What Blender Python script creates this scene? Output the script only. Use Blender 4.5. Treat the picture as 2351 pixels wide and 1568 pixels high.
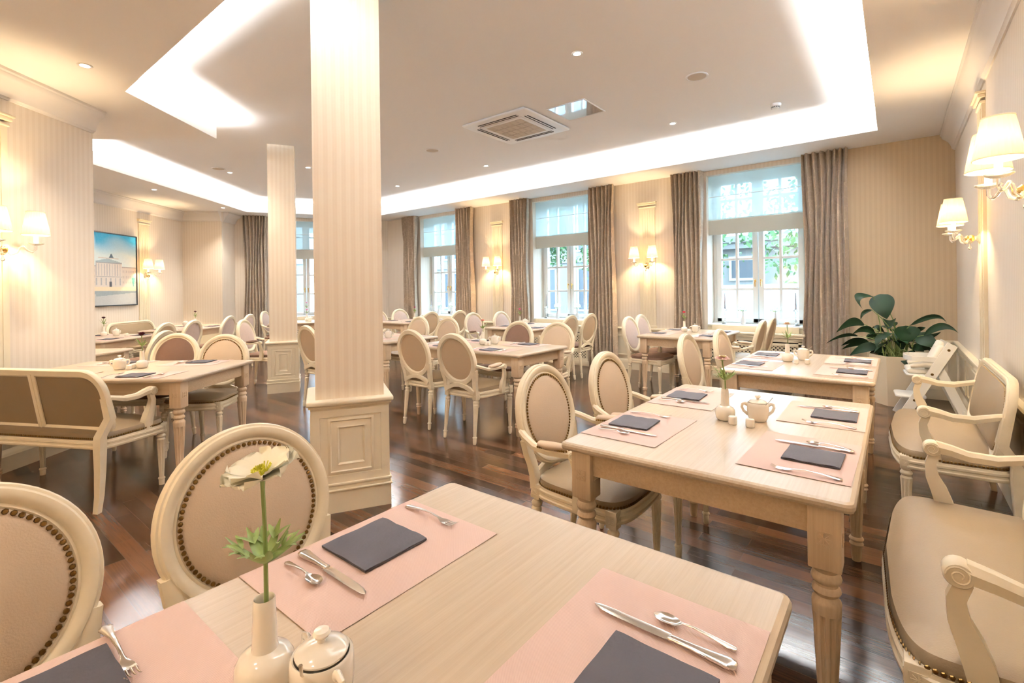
import bpy, bmesh, math, random
from mathutils import Vector, Matrix, Euler
random.seed(7)
for o in list(bpy.data.objects): bpy.data.objects.remove(o)
SC = bpy.context.scene
COL = SC.collection
PI = math.pi
R = math.radians

# ---------------------------------------------------------------- camera, world, exposure
F_PX, HORIZON, CAM_H = 1114.0, 664.0, 1.35
YAW = math.atan(883/1114)
cd = bpy.data.cameras.new('camera'); cam = bpy.data.objects.new('camera', cd); COL.objects.link(cam)
cd.sensor_width = 36.0; cd.lens = F_PX/2351*36.0
cd.shift_y = -(784.0-HORIZON)/2351.0
cd.clip_start = 0.02; cd.clip_end = 200
cam.location = (0, 0, CAM_H)
cam.matrix_world = Matrix.Translation((0, 0, CAM_H)) @ Matrix.Rotation(YAW, 4, 'Z') @ Matrix.Rotation(PI/2, 4, 'X') @ Matrix.Rotation(-0.0135, 4, 'Z')
SC.camera = cam
SC.view_settings.view_transform = 'Standard'; SC.view_settings.look = 'None'
SC.view_settings.gamma = 1.0; SC.view_settings.use_curve_mapping = False
SC.view_settings.exposure = 1.28
w = bpy.data.worlds.new('world'); SC.world = w; w.use_nodes = True
bg = w.node_tree.nodes['Background']
bg.inputs[0].default_value = (0.50, 0.77, 1.0, 1); bg.inputs[1].default_value = 8

FW = Vector((-math.sin(YAW), math.cos(YAW))); RT = Vector((math.cos(YAW), math.sin(YAW)))
def LW(a, d): return RT*a + FW*d          # left-wing frame (building grid turned about 40 degrees) to world
HL = R(130)                               # heading of the left-wing walls
HM = R(60)                                # heading of the end wall and pillars
HS, HT = 3.07, 3.34                       # soffit and tray ceiling heights
TRAY = [(-.147, 6.8), (-.147, 1.2), (-5.11, 1.2), (-5.918, 2.204), (-7.606, .797), (-10.826, 4.607), (-9.49, 6.8)]
WARM = (1.0, .80, .58)
def area(name, loc, rot, sx, sy, power, color):
    l = bpy.data.lights.new(name, 'AREA'); l.shape = 'RECTANGLE'; l.size = sx; l.size_y = sy; l.energy = power; l.color = color
    o = bpy.data.objects.new(name, l); o.location = loc; o.rotation_euler = rot; COL.objects.link(o); return o
def cove_lights(power_per_m):
    n = len(TRAY)
    for i in range(n):
        a = Vector(TRAY[i]); b = Vector(TRAY[(i+1) % n]); d = (b-a); ln = d.length; d.normalize()
        out = Vector((-d.y, d.x))         # polygon runs clockwise, so left normal points outward
        m = (a+b)/2 + out*.055
        area('cove_strip_light', (m.x, m.y, 3.239), (PI+R(9), 0, math.atan2(d.y, d.x)), ln, .03, power_per_m*ln, (.98, .985, 1.0))
cove_lights(47)

# ---------------------------------------------------------------- mesh helpers
class MB:
    def __init__(s): s.v = []; s.f = []; s.m = []
    def add(s, vs, fs, mi=0, M=None):
        b = len(s.v)
        if M is not None: vs = [tuple(M @ Vector(p)) for p in vs]
        s.v += [tuple(p) for p in vs]; s.f += [tuple(i+b for i in f) for f in fs]; s.m += [mi]*len(fs)
    def merge(s, o, M=None, mi=None):
        b = len(s.v)
        s.v += [tuple(M @ Vector(p)) if M is not None else p for p in o.v]
        s.f += [tuple(i+b for i in f) for f in o.f]; s.m += [(x if mi is None else mi) for x in o.m]
    def box(s, x0, y0, z0, x1, y1, z1, bev=0, mi=0, M=None, seg=2):
        if bev <= 0:
            vs = [(x, y, z) for z in (z0, z1) for y in (y0, y1) for x in (x0, x1)]
            s.add(vs, [(0,2,3,1),(4,5,7,6),(0,1,5,4),(2,6,7,3),(0,4,6,2),(1,3,7,5)], mi, M); return
        bm = bmesh.new(); bmesh.ops.create_cube(bm, size=1)
        for v in bm.verts: v.co = Vector(((x0+x1)/2+v.co.x*(x1-x0), (y0+y1)/2+v.co.y*(y1-y0), (z0+z1)/2+v.co.z*(z1-z0)))
        bmesh.ops.bevel(bm, geom=bm.edges[:], offset=bev, segments=seg, profile=.5, affect='EDGES')
        bm.verts.index_update(); s.add([v.co[:] for v in bm.verts], [[v.index for v in f.verts] for f in bm.faces], mi, M); bm.free()
    def lathe(s, prof, seg=24, mi=0, M=None, flute=None, caps=True):
        vs = []; fs = []
        for (r, z) in prof:
            for k in range(seg):
                a = 2*PI*k/seg; rr = r
                if flute and flute[1] <= z <= flute[2]: rr = r*(1-flute[3]*(1 if (k*flute[0]*2//seg) % 2 else 0))
                vs.append((rr*math.cos(a), rr*math.sin(a), z))
        n = len(prof)
        for i in range(n-1):
            for k in range(seg):
                k2 = (k+1) % seg; fs.append((i*seg+k, i*seg+k2, (i+1)*seg+k2, (i+1)*seg+k))
        if caps:
            if prof[0][0] > 1e-5: fs.append(tuple(range(seg-1, -1, -1)))
            if prof[-1][0] > 1e-5: fs.append(tuple((n-1)*seg+k for k in range(seg)))
        s.add(vs, fs, mi, M)
    def tube(s, path, rad, seg=8, mi=0, M=None, caps=True, flat=1.0):
        P = [Vector(p) for p in path]; n = len(P); vs = []; fs = []
        rs = rad if isinstance(rad, (list, tuple)) else [rad]*n
        up = Vector((0, 0, 1)); t0 = (P[1]-P[0]).normalized()
        if abs(t0.z) > .9: up = Vector((0, 1, 0))
        nrm = t0.cross(up).normalized()
        for i in range(n):
            t = (P[min(i+1, n-1)]-P[max(i-1, 0)]).normalized()
            nrm = (nrm - t*nrm.dot(t)).normalized(); bn = t.cross(nrm)
            for k in range(seg):
                a = 2*PI*k/seg; vs.append(P[i]+nrm*math.cos(a)*rs[i]+bn*math.sin(a)*rs[i]*flat)
        for i in range(n-1):
            for k in range(seg):
                k2 = (k+1) % seg; fs.append((i*seg+k, i*seg+k2, (i+1)*seg+k2, (i+1)*seg+k))
        if caps: fs += [tuple(range(seg-1, -1, -1)), tuple((n-1)*seg+k for k in range(seg))]
        s.add(vs, fs, mi, M)
    def sweep(s, path, prof, N, closed=True, mi=0, M=None, scale=None):
        """prof points (o, n): o along tangent x N (outward for a counter-clockwise path), n along N"""
        P = [Vector(p) for p in path]; N = Vector(N).normalized(); n = len(P); m = len(prof); vs = []; fs = []
        for i in range(n):
            if closed: a, b = P[i]-P[i-1], P[(i+1) % n]-P[i]
            else: a, b = (P[i]-P[max(i-1, 0)], P[min(i+1, n-1)]-P[i])
            if a.length < 1e-9: a = b
            if b.length < 1e-9: b = a
            a.normalize(); b.normalize()
            oa, ob = a.cross(N).normalized(), b.cross(N).normalized()
            o = (oa+ob).normalized(); k = 1/max(.35, o.dot(oa))
            sc = scale[i] if scale else 1
            for (u, v) in prof: vs.append(P[i]+o*u*k*sc+N*v*sc)
        rng = range(n if closed else n-1)
        for i in rng:
            j = (i+1) % n
            for k in range(m):
                k2 = (k+1) % m; fs.append((i*m+k, j*m+k, j*m+k2, i*m+k2))
        if not closed: fs += [tuple(range(m)), tuple((n-1)*m+k for k in range(m-1, -1, -1))]
        s.add(vs, fs, mi, M)
    def pad(s, outline, N, h, rings=6, edge=.5, mi=0, M=None, base=0.0, cap_back=False, power=2.2):
        """domed cushion over a closed outline; rises at the rim then domes to height h"""
        P = [Vector(p) for p in outline]; N = Vector(N).normalized(); c = sum(P, Vector())/len(P); n = len(P); vs = []; fs = []
        steps = [(1, 0), (1, edge*.6), (.985, edge)]+[(1-k/rings, None) for k in range(1, rings)]
        for (r, e) in steps:
            hh = h*(e if e is not None else edge+(1-edge)*(1-r**power))
            for p in P: vs.append(c+(p-c)*r+N*(hh+base))
        q = len(steps)
        for i in range(q-1):
            for k in range(n):
                k2 = (k+1) % n; fs.append((i*n+k, i*n+k2, (i+1)*n+k2, (i+1)*n+k))
        vs.append(c+N*(h+base)); t = len(vs)-1
        for k in range(n): fs.append(((q-1)*n+k, (q-1)*n+(k+1) % n, t))
        if cap_back: fs.append(tuple(range(n-1, -1, -1)))
        s.add(vs, fs, mi, M)
    def dome(s, c, N, r, seg=8, mi=0, flat=.6):
        N = Vector(N).normalized(); u = N.orthogonal().normalized(); v = N.cross(u); c = Vector(c); vs = []; fs = []
        for (rr, hh) in ((1, 0), (.75, .66)):
            for k in range(seg):
                a = 2*PI*k/seg; vs.append(c+(u*math.cos(a)+v*math.sin(a))*r*rr+N*r*hh*flat)
        vs.append(c+N*r*flat)
        for k in range(seg):
            k2 = (k+1) % seg; fs += [(k, k2, seg+k2, seg+k), (seg+k, seg+k2, 2*seg)]
        s.add(vs, fs, mi)
    def ribbon(s, secs, cross=7, mi=0, M=None):
        """secs: (y, halfwidth, zcentre, thickness, cup, xoff)"""
        vs = []; fs = []; m = cross*2
        for sc in secs:
            y, w_, z, t, cup = sc[:5]; xo = sc[5] if len(sc) > 5 else 0
            for k in range(cross):
                q = -1+2*k/(cross-1); vs.append((xo+q*w_, y, z+cup*q*q+t/2*(1-.6*q**4)))
            for k in range(cross-1, -1, -1):
                q = -1+2*k/(cross-1); vs.append((xo+q*w_, y, z+cup*q*q-t/2*(1-.6*q**4)))
        n = len(secs)
        for i in range(n-1):
            for k in range(m):
                k2 = (k+1) % m; fs.append((i*m+k, i*m+k2, (i+1)*m+k2, (i+1)*m+k))
        fs += [tuple(range(m-1, -1, -1)), tuple((n-1)*m+k for k in range(m))]
        s.add(vs, fs, mi, M)
    def blade(s, base, tip, sag, width, side=None, n=9, mi=0, fold=.25, shape=1.0):
        """a leaf or petal between two points, bowed by the vector sag, with a folded midrib"""
        base, tip, sag = Vector(base), Vector(tip), Vector(sag); vs = []; fs = []
        ax = (tip-base)
        sd = Vector(side).normalized() if side is not None else ax.cross(Vector((0, 0, 1))).normalized()
        for i in range(n):
            t = i/(n-1); c = base+ax*t+sag*(4*t*(1-t))
            wdt = width*(math.sin(PI*min(1, t**(.75*shape)))**.85 if 0 < t < 1 else 0.02)+.0008
            up = sd.cross(ax).normalized()
            for q in (-1, -.5, 0, .5, 1): vs.append(c+sd*q*wdt+up*abs(q)*fold*wdt)
        for i in range(n-1):
            for k in range(4): fs.append((i*5+k, i*5+k+1, i*5+5+k+1, i*5+5+k))
        s.add(vs, fs, mi)
    def build(s, name, mats, parent=None, angle=38, loc=None, rz=0, uv=False):
        me = bpy.data.meshes.new(name); me.from_pydata(s.v, [], s.f)
        if not isinstance(mats, (list, tuple)): mats = [mats]
        for m in mats: me.materials.append(m)
        if len(mats) > 1: me.polygons.foreach_set('material_index', s.m)
        me.validate(); me.update()
        bm = bmesh.new(); bm.from_mesh(me); bmesh.ops.recalc_face_normals(bm, faces=bm.faces[:]); bm.to_mesh(me); bm.free()
        me.shade_smooth(); me.set_sharp_from_angle(angle=R(angle))
        o = bpy.data.objects.new(name, me); COL.objects.link(o)
        if parent is not None: o.parent = parent
        if loc is not None: o.location = loc
        if rz: o.rotation_euler.z = rz
        return o
def empty(name, loc=(0, 0, 0), rz=0):
    o = bpy.data.objects.new(name, None); o.empty_display_size = .1; o.location = loc; o.rotation_euler = (0, 0, rz); COL.objects.link(o); return o
def tag(o, label=None, cat=None, group=None, kind=None):
    if label: o['label'] = label
    if cat: o['category'] = cat
    if group: o['group'] = group
    if kind: o['kind'] = kind
    return o
KIDS = {}
def kids(o):
    if o.name not in KIDS: KIDS[o.name] = [c for c in bpy.data.objects if c.parent == o]
    return KIDS[o.name]
def copy_tree(o, loc, rz, rx=0):
    r = o.copy(); COL.objects.link(r); r.location = loc; r.rotation_euler = (rx, 0, rz)
    for k in list(r.keys()):
        if k in ('label', 'group'): del r[k]
    for c in kids(o):
        q = c.copy(); COL.objects.link(q); q.parent = r
        for g in kids(c):
            h = g.copy(); COL.objects.link(h); h.parent = q
    return r

# ---------------------------------------------------------------- materials
def nm(name):
    m = bpy.data.materials.new(name); m.use_nodes = True; nt = m.node_tree
    return m, nt, nt.nodes['Principled BSDF'], nt.nodes, nt.links
def simple(name, col, rough=.5, metal=0, bump=0, bscale=200, spec=None, var=0, vscale=8, coat=0):
    m, nt, b, N, L = nm(name)
    b.inputs['Base Color'].default_value = (*col, 1); b.inputs['Roughness'].default_value = rough; b.inputs['Metallic'].default_value = metal
    if spec is not None: b.inputs['Specular IOR Level'].default_value = spec
    if coat: b.inputs['Coat Weight'].default_value = coat; b.inputs['Coat Roughness'].default_value = .15
    tc = N.new('ShaderNodeTexCoord')
    if var:
        n = N.new('ShaderNodeTexNoise'); n.inputs['Scale'].default_value = vscale; n.inputs['Detail'].default_value = 4
        mx = N.new('ShaderNodeMix'); mx.data_type = 'RGBA'; L.new(tc.outputs['Object'], n.inputs['Vector']); L.new(n.outputs['Fac'], mx.inputs['Factor'])
        mx.inputs['A'].default_value = (*[c*(1-var) for c in col], 1); mx.inputs['B'].default_value = (*[min(1, c*(1+var)) for c in col], 1)
        L.new(mx.outputs['Result'], b.inputs['Base Color'])
    if bump:
        n = N.new('ShaderNodeTexNoise'); n.inputs['Scale'].default_value = bscale; n.inputs['Detail'].default_value = 3
        bp = N.new('ShaderNodeBump'); bp.inputs['Strength'].default_value = bump; bp.inputs['Distance'].default_value = .002
        L.new(tc.outputs['Object'], n.inputs['Vector']); L.new(n.outputs['Fac'], bp.inputs['Height']); L.new(bp.outputs['Normal'], b.inputs['Normal'])
    return m
def ramp(N, pts):
    r = N.new('ShaderNodeValToRGB'); e = r.color_ramp.elements
    while len(e) < len(pts): e.new(.5)
    for i, (p, c) in enumerate(pts): e[i].position = p; e[i].color = (*c, 1)
    return r
def mapping(N, L, out, scale=(1, 1, 1), rot=(0, 0, 0)):
    mp = N.new('ShaderNodeMapping'); mp.inputs['Scale'].default_value = scale; mp.inputs['Rotation'].default_value = rot; L.new(out, mp.inputs['Vector']); return mp
def mat_wallpaper(name, c1, c2):
    m, nt, b, N, L = nm(name); tc = N.new('ShaderNodeTexCoord'); sp = N.new('ShaderNodeSeparateXYZ'); L.new(tc.outputs['Object'], sp.inputs[0])
    ad = N.new('ShaderNodeMath'); ad.operation = 'ADD'; L.new(sp.outputs[0], ad.inputs[0]); L.new(sp.outputs[1], ad.inputs[1])
    def st(freq, ph):
        a = N.new('ShaderNodeMath'); a.operation = 'MULTIPLY_ADD'; a.inputs[1].default_value = freq*2*PI; a.inputs[2].default_value = ph; L.new(ad.outputs[0], a.inputs[0])
        s_ = N.new('ShaderNodeMath'); s_.operation = 'SINE'; L.new(a.outputs[0], s_.inputs[0]); return s_
    s1, s2 = st(19, 0), st(57, .7)
    q = N.new('ShaderNodeMath'); q.operation = 'MULTIPLY_ADD'; q.inputs[1].default_value = .4; L.new(s2.outputs[0], q.inputs[0]); L.new(s1.outputs[0], q.inputs[2])
    mr = N.new('ShaderNodeMapRange'); mr.inputs['From Min'].default_value = -1.0; mr.inputs['From Max'].default_value = 1.0; L.new(q.outputs[0], mr.inputs['Value'])
    mx = N.new('ShaderNodeMix'); mx.data_type = 'RGBA'; mx.inputs['A'].default_value = (*c1, 1); mx.inputs['B'].default_value = (*c2, 1)
    L.new(mr.outputs['Result'], mx.inputs['Factor']); L.new(mx.outputs['Result'], b.inputs['Base Color']); b.inputs['Roughness'].default_value = .6
    bp = N.new('ShaderNodeBump'); bp.inputs['Strength'].default_value = .12; bp.inputs['Distance'].default_value = .001; L.new(q.outputs[0], bp.inputs['Height']); L.new(bp.outputs['Normal'], b.inputs['Normal'])
    return m
def mat_wood(name, c1, c2, axis=0, rough=.35, scale=1.0, coat=.2):
    m, nt, b, N, L = nm(name); tc = N.new('ShaderNodeTexCoord')
    sc = [60*scale]*3; sc[axis] = 1.6*scale
    mp = mapping(N, L, tc.outputs['Object'], tuple(sc)); n = N.new('ShaderNodeTexNoise'); n.inputs['Scale'].default_value = 1.6; n.inputs['Detail'].default_value = 6; n.inputs['Roughness'].default_value = .65
    L.new(mp.outputs[0], n.inputs['Vector']); r = ramp(N, [(.3, c1), (.68, c2)]); L.new(n.outputs['Fac'], r.inputs[0]); L.new(r.outputs[0], b.inputs['Base Color'])
    b.inputs['Roughness'].default_value = rough; b.inputs['Coat Weight'].default_value = coat; b.inputs['Coat Roughness'].default_value = .2
    bp = N.new('ShaderNodeBump'); bp.inputs['Strength'].default_value = .08; bp.inputs['Distance'].default_value = .001; L.new(n.outputs['Fac'], bp.inputs['Height']); L.new(bp.outputs['Normal'], b.inputs['Normal'])
    return m
def mat_floor():
    m, nt, b, N, L = nm('dark_plank_floor'); tc = N.new('ShaderNodeTexCoord')
    br = N.new('ShaderNodeTexBrick'); br.offset = .37; br.inputs['Scale'].default_value = 1; br.inputs['Brick Width'].default_value = .62; br.inputs['Row Height'].default_value = .088
    br.inputs['Mortar Size'].default_value = .0012; br.inputs['Mortar Smooth'].default_value = .3; br.inputs['Bias'].default_value = 0
    br.inputs['Color1'].default_value = (0, 0, 0, 1); br.inputs['Color2'].default_value = (1, 1, 1, 1); br.inputs['Mortar'].default_value = (.5, .5, .5, 1)
    L.new(tc.outputs['Object'], br.inputs['Vector'])
    mp = mapping(N, L, tc.outputs['Object'], (2.2, 60, 1)); n = N.new('ShaderNodeTexNoise'); n.inputs['Scale'].default_value = 1.5; n.inputs['Detail'].default_value = 7; n.inputs['Roughness'].default_value = .7
    L.new(mp.outputs[0], n.inputs['Vector'])
    a = N.new('ShaderNodeMath'); a.operation = 'MULTIPLY_ADD'; a.inputs[1].default_value = .55; L.new(br.outputs['Color'], a.inputs[0])
    q = N.new('ShaderNodeMath'); q.operation = 'MULTIPLY'; q.inputs[1].default_value = .62; L.new(n.outputs['Fac'], q.inputs[0]); L.new(q.outputs[0], a.inputs[2])
    r = ramp(N, [(.15, (.008, .004, .002)), (.45, (.036, .016, .008)), (.80, (.12, .052, .022))]); L.new(a.outputs[0], r.inputs[0])
    mx = N.new('ShaderNodeMix'); mx.data_type = 'RGBA'; mx.inputs['B'].default_value = (.10, .06, .04, 1); L.new(br.outputs['Fac'], mx.inputs['Factor']); L.new(r.outputs[0], mx.inputs['A']); L.new(mx.outputs['Result'], b.inputs['Base Color'])
    b.inputs['Specular IOR Level'].default_value = .3
    n2 = N.new('ShaderNodeTexNoise'); n2.inputs['Scale'].default_value = 9; n2.inputs['Detail'].default_value = 3; L.new(tc.outputs['Object'], n2.inputs['Vector'])
    rr = N.new('ShaderNodeMapRange'); rr.inputs['To Min'].default_value = .13; rr.inputs['To Max'].default_value = .24; L.new(n2.outputs['Fac'], rr.inputs['Value']); L.new(rr.outputs[0], b.inputs['Roughness'])
    n3 = N.new('ShaderNodeTexNoise'); n3.inputs['Scale'].default_value = 3.5; n3.inputs['Detail'].default_value = 1; L.new(mapping(N, L, tc.outputs['Object'], (1, 5, 1)).outputs[0], n3.inputs['Vector'])
    bp = N.new('ShaderNodeBump'); bp.inputs['Strength'].default_value = .12; bp.inputs['Distance'].default_value = .004; L.new(n3.outputs['Fac'], bp.inputs['Height'])
    L.new(bp.outputs['Normal'], b.inputs['Normal']); return m
def mat_curtain(name, c, c2):
    m, nt, b, N, L = nm(name); tc = N.new('ShaderNodeTexCoord')
    mp = mapping(N, L, tc.outputs['Object'], (1, .6, 1)); n = N.new('ShaderNodeTexNoise'); n.inputs['Scale'].default_value = 3.5; n.inputs['Distortion'].default_value = 1.5; L.new(mp.outputs[0], n.inputs['Vector'])
    wv = N.new('ShaderNodeTexVoronoi'); wv.feature = 'DISTANCE_TO_EDGE'; wv.inputs['Scale'].default_value = 9
    vm = N.new('ShaderNodeMix'); vm.data_type = 'VECTOR'; vm.inputs['Factor'].default_value = .25; L.new(mp.outputs[0], vm.inputs['A']); L.new(n.outputs['Color'], vm.inputs['B']); L.new(vm.outputs['Result'], wv.inputs['Vector'])
    r = ramp(N, [(.0, c2), (.03, c2), (.06, c), (1, c)]); L.new(wv.outputs['Distance'], r.inputs[0]); L.new(r.outputs[0], b.inputs['Base Color'])
    b.inputs['Roughness'].default_value = .42; b.inputs['Sheen Weight'].default_value = .4
    bp = N.new('ShaderNodeBump'); bp.inputs['Strength'].default_value = .5; bp.inputs['Distance'].default_value = .01; L.new(n.outputs['Fac'], bp.inputs['Height']); L.new(bp.outputs['Normal'], b.inputs['Normal']); return m
def mat_velvet(name, c1, c2):
    m = simple(name, c1, .8, var=.12, vscale=30, bump=.2, bscale=500); b = m.node_tree.nodes['Principled BSDF']
    b.inputs['Sheen Weight'].default_value = .8; b.inputs['Sheen Tint'].default_value = (*c2, 1); b.inputs['Sheen Roughness'].default_value = .35; return m
def mat_placemat():
    m, nt, b, N, L = nm('pink_placemat_paper'); tc = N.new('ShaderNodeTexCoord'); mp = mapping(N, L, tc.outputs['Object'], (1, 1, 1), (0, 0, R(45)))
    wv = N.new('ShaderNodeTexWave'); wv.inputs['Scale'].default_value = 130; wv.bands_direction = 'X'; L.new(mp.outputs[0], wv.inputs['Vector'])
    r = ramp(N, [(0, (.60, .425, .36)), (1, (.66, .48, .42))]); L.new(wv.outputs['Fac'], r.inputs[0]); L.new(r.outputs[0], b.inputs['Base Color']); b.inputs['Roughness'].default_value = .75
    bp = N.new('ShaderNodeBump'); bp.inputs['Strength'].default_value = .3; bp.inputs['Distance'].default_value = .0006; L.new(wv.outputs['Fac'], bp.inputs['Height']); L.new(bp.outputs['Normal'], b.inputs['Normal']); return m
def mat_sheer(name, col, transp):
    m, nt, b, N, L = nm(name); N.remove(b); out = N['Material Output']
    t = N.new('ShaderNodeBsdfTransparent'); t.inputs[0].default_value = (*col, 1); tl = N.new('ShaderNodeBsdfTranslucent'); tl.inputs[0].default_value = (*col, 1)
    df = N.new('ShaderNodeBsdfDiffuse'); df.inputs[0].default_value = (*col, 1)
    m1 = N.new('ShaderNodeMixShader'); m1.inputs[0].default_value = .5; L.new(tl.outputs[0], m1.inputs[1]); L.new(df.outputs[0], m1.inputs[2])
    m2 = N.new('ShaderNodeMixShader'); m2.inputs[0].default_value = transp; L.new(m1.outputs[0], m2.inputs[1]); L.new(t.outputs[0], m2.inputs[2]); L.new(m2.outputs[0], out.inputs[0]); return m
def mat_pane():
    m, nt, b, N, L = nm('window_glass'); N.remove(b); out = N['Material Output']
    t = N.new('ShaderNodeBsdfTransparent'); g = N.new('ShaderNodeBsdfGlossy'); g.inputs['Roughness'].default_value = .02
    m2 = N.new('ShaderNodeMixShader'); m2.inputs[0].default_value = .06; L.new(t.outputs[0], m2.inputs[1]); L.new(g.outputs[0], m2.inputs[2]); L.new(m2.outputs[0], out.inputs[0]); return m
def mat_emit(name, col, st):
    m, nt, b, N, L = nm(name); b.inputs['Base Color'].default_value = (*col, 1); b.inputs['Emission Color'].default_value = (*col, 1); b.inputs['Emission Strength'].default_value = st; return m
def mat_shade():
    m, nt, b, N, L = nm('pleated_cream_shade'); N.remove(b); out = N['Material Output']; tc = N.new('ShaderNodeTexCoord')
    col = (.075, .048, .020, 1)
    tl = N.new('ShaderNodeBsdfTranslucent'); tl.inputs[0].default_value = col; df = N.new('ShaderNodeBsdfDiffuse'); df.inputs[0].default_value = (.95, .85, .65, 1)
    m1 = N.new('ShaderNodeMixShader'); m1.inputs[0].default_value = .45; L.new(tl.outputs[0], m1.inputs[1]); L.new(df.outputs[0], m1.inputs[2])
    em = N.new('ShaderNodeEmission'); em.inputs[0].default_value = (1, .78, .45, 1); em.inputs[1].default_value = .22
    ad = N.new('ShaderNodeAddShader'); L.new(m1.outputs[0], ad.inputs[0]); L.new(em.outputs[0], ad.inputs[1]); L.new(ad.outputs[0], out.inputs[0]); return m

M = {}
M['paper'] = mat_wallpaper('striped_wallpaper', (.75, .67, .57), (.80, .725, .63))
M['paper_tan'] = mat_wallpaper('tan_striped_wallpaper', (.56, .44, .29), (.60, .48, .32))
M['paper_lamp_tint'] = mat_wallpaper('lamp_tinted_striped_wallpaper', (.80, .68, .53), (.85, .745, .60))  # pillar copy of the striped paper, warm lamp glow put into its colour
M['ceil'] = simple('ceiling_paint', (.92, .91, .905), .8)
M['fascia'] = simple('white_cove_paint', (.88, .85, .80), .6)
M['cream'] = simple('cream_trim_paint', (.83, .74, .56), .42, var=.04)
M['plaster'] = simple('white_plaster_crown', (.80, .77, .74), .55)
M['chairwood'] = simple('patinated_cream_lacquer', (.84, .74, .55), .38, var=.10, vscale=14, bump=.1, bscale=60)
M['oak'] = mat_wood('limed_oak_top', (.455, .35, .235), (.535, .43, .31), 0)
M['oakleg'] = mat_wood('limed_oak_leg', (.60, .44, .28), (.71, .55, .37), 2, .4)
M['oakapron'] = mat_wood('limed_oak_apron', (.60, .43, .265), (.70, .54, .355), 0, .4)
M['leather'] = simple('beige_leather', (.60, .46, .32), .42, bump=.35, bscale=260, var=.05)
M['leather_back'] = simple('beige_leather_outback', (.55, .40, .25), .5, bump=.2, bscale=260)
M['taupe'] = simple('taupe_leather', (.25, .175, .095), .5, bump=.3, bscale=220, var=.06)
M['brown'] = mat_velvet('brown_velvet', (.13, .065, .035), (.8, .5, .35))
M['lilac'] = mat_velvet('rosy_grey_velvet', (.52, .40, .34), (.85, .75, .68))
M['brass'] = simple('antique_brass_nail', (.20, .115, .035), .38, 1)
M['gold'] = simple('polished_brass', (.85, .55, .18), .22, 1)
M['steel'] = simple('polished_steel', (.72, .68, .63), .16, 1)
M['china'] = simple('glazed_white_china', (.86, .80, .70), .12, coat=.6)
M['matt'] = mat_placemat()
M['napkin'] = simple('charcoal_paper_napkin', (.055, .048, .052), .85, bump=.4, bscale=90)
M['floor'] = mat_floor()
M['curtain'] = mat_curtain('damask_curtain', (.47, .375, .275), (.56, .46, .35))
M['sheer'] = mat_sheer('sheer_blind_fabric', (.80, .93, .95), .30)
M['blindband'] = mat_sheer('doubled_blind_fabric', (.84, .83, .78), .03)
M['winwhite'] = simple('white_window_paint', (.84, .85, .83), .35)
M['glass'] = mat_pane()
M['crystal'] = simple('clear_glass', (.95, .95, .95), .03)
M['crystal'].node_tree.nodes['Principled BSDF'].inputs['Transmission Weight'].default_value = .85
M['shade'] = mat_shade()
M['tube'] = mat_emit('warm_candle_tube', (1, .9, .72), 1.2)
M['lens'] = mat_emit('lit_lamp_lens', (1, .93, .8), 25)
M['whiteplastic'] = simple('white_plastic', (.82, .80, .78), .35)
M['dark'] = simple('dark_void', (.02, .018, .015), .7)
M['grille'] = simple('tan_filter_grille', (.55, .47, .38), .6)
M['mirror'] = simple('glossy_white_panel', (.78, .80, .84), .04, coat=1); M['mirror'].node_tree.nodes['Principled BSDF'].inputs['Metallic'].default_value = .85
M['leaf'] = simple('glossy_dark_leaf', (.005, .022, .006), .5, spec=.25, var=.35, vscale=9)
M['stem'] = simple('green_stem', (.22, .29, .09), .5)
M['flowerleaf'] = simple('fresh_green_leaf', (.25, .34, .09), .5, var=.3, vscale=60)
M['burgundy'] = simple('burgundy_petal', (.10, .006, .02), .6)
M['red'] = simple('red_petal', (.75, .03, .08), .5)
M['magenta'] = simple('magenta_petal', (.80, .06, .30), .5)
M['salmon'] = simple('salmon_petal', (.90, .42, .33), .5)
M['peach'] = simple('peach_petal', (.90, .60, .38), .5)
M['blush'] = simple('blush_petal', (.90, .58, .48), .5)
M['white'] = simple('ivory_petal', (.88, .84, .68), .5, bump=.2, bscale=50)
M['yellow'] = simple('yellow_green_stamens', (.62, .60, .05), .6)
M['soil'] = simple('potting_soil', (.03, .02, .012), .9, bump=1, bscale=80)
M['planter'] = simple('cream_planter_glaze', (.74, .64, .48), .35)
M['pillow'] = simple('white_seat_fabric', (.85, .82, .74), .8, bump=.5, bscale=40)
M['street'] = simple('pale_street', (.16, .16, .165), .8, var=.1)
M['facade'] = simple('pale_stone_facade', (.17, .165, .155), .8, var=.08, vscale=1)
M['facade_dk'] = simple('grey_facade_opening', (.06, .07, .08), .5)
M['foliage'] = simple('street_tree_leaves', (.045, .115, .03), .6, var=.5, vscale=3)
M['bark'] = simple('tree_bark', (.05, .04, .03), .9)
M['vanwhite'] = simple('white_vehicle_paint', (.34, .35, .36), .25, coat=.5)
M['carblue'] = simple('pale_blue_car_paint', (.11, .16, .22), .25, coat=.5)
M['autoglass'] = simple('vehicle_window', (.06, .12, .16), .05)
M['tyre'] = simple('rubber_tyre', (.03, .03, .03), .8)
M['hydra'] = mat_sheer('white_hydrangea_petal', (.88, .90, .85), .0)
M['greyvase'] = simple('grey_glazed_vase', (.74, .75, .76), .2)
M['candle'] = simple('grey_wax_candle', (.40, .38, .42), .5)

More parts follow.
